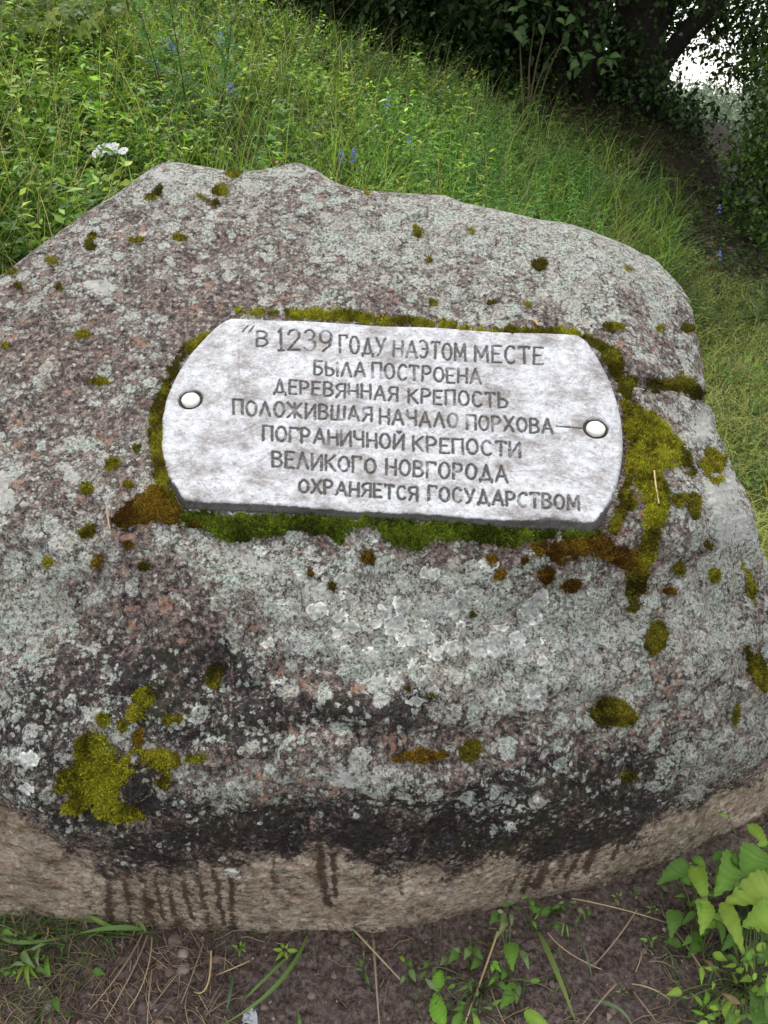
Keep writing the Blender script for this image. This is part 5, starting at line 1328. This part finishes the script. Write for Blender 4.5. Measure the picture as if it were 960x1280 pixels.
plant('leafy_plant', 'large leafy plant with broad serrated leaves at the right edge under the boulder', (945, 1190),
      [(935, 1030, 962, 1062, .9, 'l', 'ovate'), (952, 1062, 926, 1098, 1.0, 'g', 'broad'), (972, 1105, 905, 1128, .75, 'y', 'broad'), (920, 1070, 896, 1120, .8, 'g', 'broad'), (903, 1128, 932, 1196, .62, 'y', 'ovate'), (975, 1140, 928, 1158, 1.1, 'l', 'broad'), (940, 1075, 975, 1115, .9, 'g', 'ovate'), (950, 1178, 924, 1212, .8, 'p', 'ovate'), (890, 1075, 912, 1062, .9, 'd', 'ovate'), (930, 1085, 905, 1060, .9, 'd', 'broad'), (965, 1165, 950, 1205, .9, 'd', 'broad'), (935, 1120, 965, 1135, .9, 'd', 'ovate'), (960, 1050, 985, 1080, .9, 'g', 'ovate'), (918, 1110, 940, 1098, .9, 'd', 'ovate')], .11)
plant('leafy_plant', 'leafy plant with long upright leaves left of the large one at the right edge', (868, 1175),
      [(868, 1082, 884, 1132, .85, 'l', 'ovate'), (880, 1124, 878, 1168, .95, 'l', 'ovate'), (862, 1080, 821, 1104, .85, 'd', 'ovate'), (866, 1072, 884, 1086, .95, 'g', 'broad'), (850, 1100, 872, 1108, .8, 'd', 'broad'), (845, 1138, 838, 1172, .8, 'd', 'broad'), (852, 1182, 828, 1176, .9, 'd', 'broad'), (868, 1140, 852, 1156, .7, 'd', 'ovate'), (872, 1165, 862, 1198, .8, 'd', 'broad'), (895, 1150, 905, 1180, .8, 'd', 'ovate'), (880, 1200, 900, 1222, .7, 'b', 'ovate')], .09)
plant('leafy_plant', 'bright green plant with upright leaves at the bottom right corner', (880, 1275),
      [(878, 1258, 860, 1238, .6, 'v', 'ovate'), (880, 1256, 884, 1232, .6, 'v', 'ovate'), (884, 1260, 902, 1246, .6, 'g', 'ovate'), (880, 1268, 862, 1262, .6, 'v', 'ovate'), (884, 1270, 905, 1266, .55, 'l', 'ovate'), (878, 1276, 868, 1295, .6, 'v', 'ovate'), (888, 1278, 900, 1292, .6, 'g', 'ovate')], .05)
plant('leafy_plant', 'plant with one dull broad leaf and a yellowed leaf in the bottom right corner', (930, 1300),
      [(946, 1290, 940, 1222, .62, 'd', 'broad'), (912, 1285, 908, 1240, .8, 'y', 'broad'), (962, 1280, 958, 1240, .9, 'd', 'ovate'), (925, 1255, 900, 1240, .7, 'b', 'ovate'), (958, 1240, 975, 1205, .8, 'l', 'ovate')], .07)
plant('leafy_plant', 'bright broad-leaved plant at the bottom centre right of the straw stalk', (560, 1262),
      [(545, 1240, 552, 1208, .78, 'v', 'broad'), (556, 1282, 540, 1236, .8, 'v', 'broad'), (545, 1236, 530, 1222, .9, 'p', 'ovate'), (565, 1285, 580, 1262, .9, 'g', 'ovate'), (600, 1290, 590, 1262, .7, 'l', 'ovate')], .05)
plant('leafy_plant', 'plant with wilted drooping leaves beside the straw stalk under the boulder', (634, 1232),
      [(640, 1178, 640, 1214, .8, 'g', 'broad'), (651, 1188, 662, 1212, .8, 'p', 'ovate'), (625, 1142, 612, 1154, .9, 'd', 'broad'), (630, 1140, 624, 1172, .6, 'p', 'ovate'), (638, 1142, 640, 1158, .8, 'p', 'ovate'), (645, 1230, 625, 1262, .75, 'g', 'broad'), (650, 1232, 645, 1255, .7, 'p', 'ovate'), (655, 1265, 690, 1285, .7, 'l', 'broad'), (612, 1202, 628, 1216, .9, 'v', 'trifoil')], .06)
plant('leafy_plant', 'small-leaved trailing plant between the two broad-leaved plants at the bottom', (590, 1215),
      [(572, 1188, 560, 1204, .85, 'd', 'broad'), (575, 1190, 565, 1185, .9, 'p', 'broad'), (585, 1186, 580, 1200, .85, 'p', 'broad'), (592, 1186, 604, 1200, .85, 'd', 'broad'), (600, 1200, 588, 1212, .85, 'd', 'broad'), (560, 1196, 550, 1206, .8, 'p', 'broad'), (590, 1228, 570, 1240, .5, 'p', 'ovate'), (598, 1238, 592, 1250, .8, 'p', 'ovate'), (586, 1190, 590, 1180, .85, 'd', 'broad')], .04)
plant('leafy_plant', 'sparse plant with small rounded leaves left of the bottom centre', (512, 1230),
      [(506, 1220, 500, 1230, .85, 'p', 'broad'), (512, 1212, 520, 1228, .8, 'p', 'broad'), (515, 1208, 508, 1198, .8, 'd', 'broad'), (530, 1210, 538, 1200, .8, 'd', 'broad'), (505, 1202, 498, 1194, .8, 'y', 'broad'), (525, 1222, 535, 1212, .8, 'd', 'ovate')], .03)
plant('leafy_plant', 'thin plant with paired small leaves at the soil left of the straw stalks', (455, 1222),
      [(454, 1205, 446, 1196, .6, 'd', 'ovate'), (455, 1196, 454, 1186, .6, 'p', 'ovate'), (452, 1212, 441, 1210, .6, 'd', 'ovate'), (457, 1218, 462, 1232, .6, 'd', 'ovate'), (450, 1208, 456, 1199, .6, 'd', 'ovate')], .03)
plant('leafy_plant', 'plant with light leaves tucked under the boulder right of centre', (665, 1165),
      [(660, 1122, 652, 1118, .9, 'g', 'broad'), (662, 1124, 668, 1136, .9, 'g', 'broad'), (672, 1140, 660, 1132, .9, 'd', 'broad'), (668, 1150, 678, 1128, .5, 'l', 'lance'), (636, 1130, 626, 1132, .9, 'd', 'broad'), (676, 1144, 690, 1138, .9, 'd', 'broad'), (705, 1154, 702, 1172, .6, 'v', 'lance'), (708, 1156, 711, 1174, .6, 'v', 'lance'), (663, 1150, 672, 1162, .8, 'g', 'ovate')], .04)
for lab, rt, s_, cc in [('tiny bright green seedling at the boulder foot left of centre', (300, 1185), 12, 'v'), ('bright green seedling nearer the centre of the soil strip', (356, 1188), 19, 'l'), ('small bright seedling in the soil near the right leafy plants', (812, 1175), 13, 'v'),
                        ('pair of small leaves close under the boulder at right', (772, 1122), 10, 'l'), ('rounded small leaf with a stalk right of the dark gap under the boulder', (816, 1137), 12, 'l'), ('tiny seedling in bare soil at the lower right', (778, 1240), 8, 'v'), ('small blue-green sprout against the boulder foot at right', (793, 1115), 10, 'd')]:
    lv = []
    for k in range(6):
        a = k * 1.05 + rt[0] + random.uniform(-.35, .35); s2 = s_ * random.uniform(.55, 1.15); lv.append((rt[0] + 3 * math.cos(a), rt[1] + 3 * math.sin(a) * .8, rt[0] + s2 * math.cos(a), rt[1] + s2 * .8 * math.sin(a), random.uniform(.6, .85), cc, 'ovate'))
    plant('seedling', lab, rt, lv, .02, stem=False, group='seedlings in the soil')
plant('seedling', 'pale green plant with feathered leaves in the bottom left corner', (32, 1215),
      [(32, 1208, 10, 1222, .35, 'l', 'ovate'), (30, 1206, 18, 1232, .35, 'y', 'ovate'), (34, 1206, 36, 1236, .35, 'y', 'ovate'), (36, 1205, 48, 1226, .35, 'l', 'ovate'), (30, 1202, 8, 1210, .35, 'l', 'ovate'), (28, 1190, 42, 1210, .6, 'p', 'ovate'), (40, 1188, 60, 1178, .55, 'p', 'ovate'), (50, 1185, 46, 1210, .5, 'p', 'ovate'), (0, 1212, 20, 1208, .5, 'g', 'lance'), (62, 1222, 58, 1190, .4, 'g', 'ovate')], .03)
def filler(name, lab, root, n, spanx, spany, s0, s1, cols, lift, seed):
    rr = random.Random(seed); lv = []
    for k in range(n):
        x = root[0] + rr.gauss(0, spanx); y = root[1] + rr.gauss(0, spany) ; a = rr.uniform(0, 6.28); L = rr.uniform(s0, s1)
        lv.append((x, y, x + L * math.cos(a), y + L * .8 * math.sin(a) + .25 * L, rr.uniform(.6, .95), rr.choice(cols), rr.choice(['ovate', 'broad'])))
    return plant(name, lab, root, lv, lift)
filler('leafy_plant', 'dense shadowed foliage low behind the large leaves at the right edge', (935, 1130), 46, 30, 40, 12, 26, 'ddggl', .10, 1)
filler('leafy_plant', 'mixed small-leaved growth low in the right corner between the yellowish leaves', (925, 1235), 46, 32, 28, 10, 22, 'ddgll', .06, 2)
filler('leafy_plant', 'dark small leaves under the left one of the right-hand leafy plants', (862, 1140), 18, 16, 24, 9, 20, 'ddg', .05, 3)
filler('leafy_plant', 'low mixed leaves around the straw stalk at the bottom centre', (600, 1240), 26, 36, 22, 8, 18, 'ddgp', .04, 4)
filler('leafy_plant', 'small clover-like leaves in the bottom left corner grass', (30, 1190), 24, 34, 24, 8, 18, 'ddgp', .03, 5)
filler('leafy_plant', 'scattered small leaves along the boulder foot right of centre', (690, 1140), 14, 30, 7, 7, 14, 'ddp', .02, 6)
# long straws, stalks and green blades lying in the foreground, each one of its own
def stalk(lab, pts, rad, col, name='dry_stalk', cat='stalk', z0=.006, arch=.02, group='dry stalks on the soil'):
    n = len(pts); W = []
    for k, (x, y) in enumerate(pts):
        p = at_h(x, y, .02); zz = soil_h(p[0], p[1]) + z0 + arch * math.sin(math.pi * k / (n - 1)); W.append(at_h(x, y, zz))
    W = np.array(W)
    if n == 3: W = bez(W[0], 2 * W[1] - (W[0] + W[2]) / 2, W[2], 10)
    V, Fq = tube(W, np.linspace(rad, rad * .5, len(W)), 5)
    mb = MB(); mb.add(V - W[0], Fq, col)
    o = link(name, mb.mesh(name), M['dry' if name == 'dry_stalk' else 'grass']); o.location = W[0]
    tag(o, lab, cat, group); return o
ST = (0.46, 0.36, 0.21); S2 = (0.33, 0.24, 0.17); S3 = (0.56, 0.45, 0.22)
for a in [('pale straw leaning from the boulder foot left of the thick straw', [(443, 1163), (470, 1192), (500, 1224)], .0026, ST), ('thick straight straw standing out at the bottom centre-left', [(467, 1175), (470, 1225), (475, 1290)], .0030, S2), ('long yellow straw crossing the bottom centre plants', [(622, 1165), (603, 1220), (580, 1282)], .0028, S3),
          ('thin straw running right of the centre plants', [(685, 1166), (710, 1190), (752, 1212)], .0017, ST), ('forked grey straw on bare soil at right', [(796, 1137), (772, 1172), (743, 1206)], .0022, S2), ('long thin straw under the boulder at right', [(715, 1123), (775, 1136), (832, 1153)], .0018, ST), ('brown straw among the right leafy plants', [(846, 1166), (865, 1192), (884, 1222)], .0026, S2),
          ('bright bent straw on the soil left of centre', [(264, 1189), (259, 1232), (243, 1240)], .0022, S3), ('short pale straw beside the bent one', [(312, 1201), (292, 1210), (270, 1219)], .0018, ST), ('reddish stem in the fan of stems at left, outermost', [(178, 1168), (150, 1215), (112, 1262)], .0020, S2), ('reddish stem in the fan of stems at left, middle one', [(184, 1170), (165, 1215), (130, 1278)], .0020, S2), ('stem in the fan of stems at left, steepest one', [(190, 1172), (182, 1220), (160, 1262)], .0016, ST), ('upright thin dark straw left of the stones', [(190, 1212), (186, 1250), (184, 1285)], .0018, S2),
          ('thin curved straw right of the stones', [(254, 1180), (240, 1220), (226, 1255)], .0016, S2), ('purple stem at the boulder foot in the centre', [(479, 1168), (484, 1196), (496, 1220)], .0020, (0.16, 0.07, 0.09)), ('thin straw across the lower right soil', [(790, 1230), (815, 1236), (838, 1250)], .0018, ST), ('broken straw at the lower right bottom', [(792, 1240), (806, 1258), (820, 1276)], .0018, S2), ('thin straw above the bottom edge right of centre', [(610, 1215), (618, 1250), (634, 1285)], .0017, S2), ('dark straw leaning across the bottom right soil', [(770, 1230), (748, 1255), (725, 1285)], .0020, S2), ('pale straw lying on the left grass', [(60, 1160), (50, 1180), (10, 1195)], .0018, ST)]:
    stalk(*a)
GB = (0.16, 0.27, 0.07)
def gblade(lab, pts, wd, col=GB, arch=.03):
    W = []
    for k, (x, y) in enumerate(pts):
        p = at_h(x, y, .02); zz = soil_h(p[0], p[1]) + .008 + arch * math.sin(math.pi * k / 2); W.append(at_h(x, y, zz))
    W = bez(W[0], 2 * W[1] - (W[0] + W[2]) / 2, W[2], 12); T = np.gradient(W, axis=0); s_ = unit(np.cross(T, np.array([0, -.5, .85])))
    tt = np.linspace(0, 1, 12)[:, None]; ww = wd * .5 * (1 - tt ** 3) * (.5 + .5 * np.minimum(1, tt * 4)) + .0003
    V = np.stack([W - s_ * ww, W + [0, 0, -.0015], W + s_ * ww], 1).reshape(-1, 3) - W[0]
    mb = MB(); mb.add(V, grid_faces(12, 3), col); o = link('green_blade', mb.mesh('green_blade'), M['grass']); o.location = W[0]
    tag(o, lab, 'grass blade', 'long green blades on the soil')
for a in [('long bright green blade lying diagonally left of centre', [(384, 1170), (345, 1232), (272, 1284)], .008), ('shorter green blade beside the long diagonal one', [(372, 1185), (330, 1225), (305, 1250)], .006), ('grey-green blade standing left of the long diagonal one', [(291, 1218), (288, 1240), (283, 1266)], .006, (0.12, 0.20, 0.10)),
          ('long light green blade right of the bottom centre plants', [(673, 1165), (694, 1210), (722, 1284)], .011, (0.22, 0.30, 0.08)), ('green blade sprouting against the boulder at left', [(182, 1164), (165, 1142), (143, 1126)], .009), ('green blade lying along the boulder foot at left', [(178, 1162), (140, 1160), (95, 1168)], .010), ('green blade reaching left above the soil at left', [(150, 1163), (120, 1150), (105, 1140)], .008, (0.2, 0.32, 0.06)), ('curved grey blade at the lower right soil', [(738, 1250), (775, 1262), (792, 1290)], .006, (0.16, 0.24, 0.12)), ('short green blade at the bottom edge left', [(376, 1290), (374, 1275), (370, 1255)], .006), ('thin green blade lying at far left edge', [(0, 1172), (35, 1178), (88, 1170)], .008), ('thin grey blade right of centre', [(715, 1150), (732, 1190), (740, 1225)], .005, (0.14, 0.18, 0.1))]:
    gblade(*a)
# litter of fine dry grass and roots: nobody could count it
mb = MB(); r = np.random.default_rng(77)
for k in range(700):
    if k < 400: px, py = r.uniform(-40, 300), r.uniform(1160, 1300)
    elif k < 560: px, py = r.uniform(820, 1000), r.uniform(1130, 1300)
    else: px, py = r.uniform(250, 850), r.uniform(1150, 1300)
    p = at_h(px, py, 0.02); a = r.normal(-.9, .8) if k < 400 else r.uniform(0, 6.28); L = r.uniform(.015, .075) * (1.3 if k < 400 else .9)
    d = np.array([math.cos(a), math.sin(a), 0]) * L; q = bez(p - d / 2, p + r.normal(0, .008, 3), p + d / 2, 5)
    lift = r.uniform(.001, .012)
    for i in range(5): q[i, 2] = soil_h(q[i, 0], q[i, 1]) + lift * (1 - abs(i - 2) / 2) + .0012
    V, Fq = tube(q, r.uniform(.0005, .0013), 4); mb.add(V, Fq, np.array([(0.26, 0.19, 0.13), (0.17, 0.11, 0.08), (0.33, 0.26, 0.15), (0.12, 0.08, 0.07)][r.integers(0, 4)]) * r.uniform(.7, 1.2))
tag(link('dry_grass_litter', mb.mesh('dry_grass_litter'), M['dry']), kind='stuff')
n = 2600; r = np.random.default_rng(5); P = np.c_[r.uniform(-1.0, 1.2, n), r.uniform(.75, 1.5, n), np.zeros(n)]; P[:, 2] = H(P[:, 0], P[:, 1]) + soil_z(P)
R_ = r.gamma(2.0, .0012, n)[:, None] + .0006
Vc = np.stack([P + R_ * unit(np.array(q) + r.normal(0, .35, (n, 3))) for q in ((1, 0, 0), (-.5, .87, 0), (-.5, -.87, 0), (0, 0, 1.1), (.3, .3, .8))], 1).reshape(-1, 3); ib = np.arange(n)[:, None] * 5
mb = MB(); mb.add(Vc, np.concatenate([ib + q for q in ([0, 1, 4], [1, 3, 4], [1, 2, 3], [2, 0, 3], [0, 4, 3])])); mb.C[-1] = np.repeat(pick([(0.10, 0.07, 0.06), (0.16, 0.11, 0.09), (0.22, 0.17, 0.14), (0.06, 0.045, 0.04), (0.30, 0.25, 0.2)], n, r), 5, 0)
tag(link('soil_crumbs', mb.mesh('soil_crumbs', False), M['stone']), kind='stuff')
mb = MB()
def px_pts(n, x0, x1, y0, y1, seed):
    r = np.random.default_rng(seed); X = r.uniform(x0, x1, n); Y = r.uniform(y0, y1, n)
    P = np.array([at_h(a, b_, 0.02) for a, b_ in zip(X, Y)]); P[:, 2] = [soil_h(p[0], p[1]) - .003 for p in P]; return P, r
for (n, x0, x1, y0, y1, L, W_, seed) in [(150, -60, 175, 1150, 1182, .07, .0035, 1), (110, -60, 100, 1180, 1290, .05, .003, 2), (150, 850, 1010, 1180, 1300, .06, .0035, 3), (50, 480, 700, 1170, 1290, .035, .0025, 4), (30, 180, 480, 1162, 1180, .03, .0025, 5), (160, 960, 1150, 950, 1200, .09, .004, 6)]:
    P, r = px_pts(n, x0, x1, y0, y1, seed)
    V, Fq, C = blades(P, L, W_, 1.0, pick([(0.10, 0.19, 0.04), (0.15, 0.24, 0.06), (0.24, 0.22, 0.10), (0.07, 0.13, 0.04)], n, r), segs=4, droop=.9, seed=seed + 50); mb.add(V, Fq); mb.C[-1] = C
tag(link('foot_grass', mb.mesh('foot_grass'), M['grass']), kind='stuff')

# ---- pebbles pressed in the soil
PB_ = [(229, 1192, 7, (0.33, 0.29, 0.26), 'pale pebble close under the boulder, upper of two'), (229, 1211, 8, (0.28, 0.22, 0.19), 'pinkish pebble right below the pale one'), (218, 1177, 9, (0.20, 0.15, 0.12), 'brown stone touching the boulder foot above the pale pebble'), (270, 1198, 6, (0.22, 0.14, 0.11), 'reddish pebble beside the bright bent straw'), (200, 1207, 5, (0.28, 0.17, 0.13), 'small reddish pebble left of the pale ones'), (178, 1258, 8, (0.15, 0.12, 0.11), 'dark round stone at the bottom left'),
       (198, 1278, 6, (0.26, 0.16, 0.12), 'reddish stone at the bottom edge, right of the dark round one'), (147, 1273, 5, (0.24, 0.16, 0.13), 'pink pebble at the bottom edge, left of the dark round stone'), (212, 1215, 6, (0.19, 0.13, 0.11), 'dull pebble beside the pinkish one'), (390, 1245, 5, (0.24, 0.17, 0.14), 'small flat chip in bare soil at the bottom centre-left'), (430, 1178, 6, (0.23, 0.17, 0.14), 'pebble at the boulder foot left of the straw'), (100, 1280, 5, (0.24, 0.17, 0.14), 'pebble in the left corner grass at the bottom'),
       (580, 1205, 7, (0.16, 0.11, 0.10), 'dark brown crumb of earth among the centre plants'), (735, 1170, 4, (0.22, 0.17, 0.15), 'tiny pebble on the soil at right'), (690, 1230, 4, (0.22, 0.17, 0.15), 'tiny pebble near the long light blade'), (418, 1222, 4, (0.2, 0.14, 0.12), 'tiny chip on soil left of the thick straw'), (330, 1258, 4, (0.24, 0.15, 0.12), 'tiny reddish pebble near the long green blade'), (805, 1190, 4, (0.2, 0.15, 0.12), 'tiny pebble below the bright seedling at right'), (60, 1255, 5, (0.2, 0.16, 0.14), 'pebble in the bottom left corner'), (765, 1262, 5, (0.19, 0.14, 0.12), 'pebble low on the soil at right')]
for k, (px, py, rp, c, lab) in enumerate(PB_):
    p = at_h(px, py, .02); p[2] = soil_h(p[0], p[1]); R_ = rp * 1.75 / F
    me = bpy.data.meshes.new('pebble'); import bmesh
    bm = bmesh.new(); bmesh.ops.create_icosphere(bm, subdivisions=3, radius=1); rr = np.random.default_rng(k)
    for v in bm.verts:
        q = np.array(v.co); f = 1 + .22 * noise(q[None] + k * 3, 1.3)[0] + .07 * noise(q[None] + k, 4)[0]; v.co = Vector(q * f * [R_, R_ * .85, R_ * .6])
    bm.to_mesh(me); bm.free()
    for pl_ in me.polygons: pl_.use_smooth = True
    a = me.attributes.new('tint', 'FLOAT_COLOR', 'POINT'); a.data.foreach_set('color', np.tile([*(np.array(c) * .8), 1], len(me.vertices)).astype(np.float32))
    o = link('pebble', me, M['stone']); o.location = (p[0], p[1], p[2] + R_ * .12); o.rotation_euler = (0, 0, k)
    tag(o, lab, 'pebble', 'pebbles in the soil')
# crumpled white scrap on the soil
p = at_h(312, 1270, .02); p[2] = soil_h(p[0], p[1]) + .002; mb = MB(); X, Y = np.meshgrid(np.linspace(-1, 1, 12), np.linspace(-1, 1, 12)); Q = np.stack([X, Y, 0 * X], -1)
V = np.stack([X * .014 + .004 * noise(Q, 3), Y * .013 + .004 * noise(Q + 5, 3), .006 + .007 * noise(Q + 9, 2.5)], -1).reshape(-1, 3); mb.add(V, grid_faces(12, 12), (0.55, 0.57, 0.6))
o = link('paper_scrap', mb.mesh('paper_scrap'), M['petal']); o.location = p; tag(o, 'small crumpled whitish scrap on the soil at the bottom left of centre', 'scrap')
# ---- bits lying on the boulder
def on_rock(px, py, lift): 
    h, n = rock_hit(px, py)
    while h is None: py += 2; h, n = rock_hit(px, py)
    return h + n * lift, n
h, n = on_rock(356, 207, .006)
me = leaf_mesh('dry_leaf', 'ovate', (0.30, 0.15, 0.09), 5); o = link('dry_leaf', me, M['dry']); o.location = h
o.scale = (.03, .05, .04); o.rotation_euler = (0.1, .2, 1.3); tag(o, 'curled reddish brown dry leaf on the top rim of the boulder', 'leaf')
h, n = on_rock(672, 409, .006)
me = leaf_mesh('dry_leaf', 'ovate', (0.45, 0.24, 0.12), 6); o = link('dry_leaf', me, M['dry']); o.location = h
o.scale = (.022, .03, .03); o.rotation_euler = (0.3, .2, .7); tag(o, 'small orange-brown leaf fragment in the moss above the plaque', 'leaf')
for lab, pts, c in [('short dry twig stuck in rusty moss left of the plaque', [(137, 636), (139, 650), (141, 664)], (0.42, 0.28, 0.18)), ('pale pine needle lying in the moss right of the plaque', [(814, 593), (817, 612), (820, 635)], (0.55, 0.40, 0.22)), ('thin reddish twig lying above the plaque', [(336, 386), (352, 380), (378, 377)], (0.3, 0.14, 0.09))]:
    W = np.array([on_rock(x, y, .016)[0] for x, y in pts]); V, Fq = tube(bez(W[0], W[1], W[2], 7), .0018, 5); mb = MB(); mb.add(V - W[0], Fq, c)
    o = link('twig', mb.mesh('twig'), M['dry']); o.location = W[0]; tag(o, lab, 'twig')
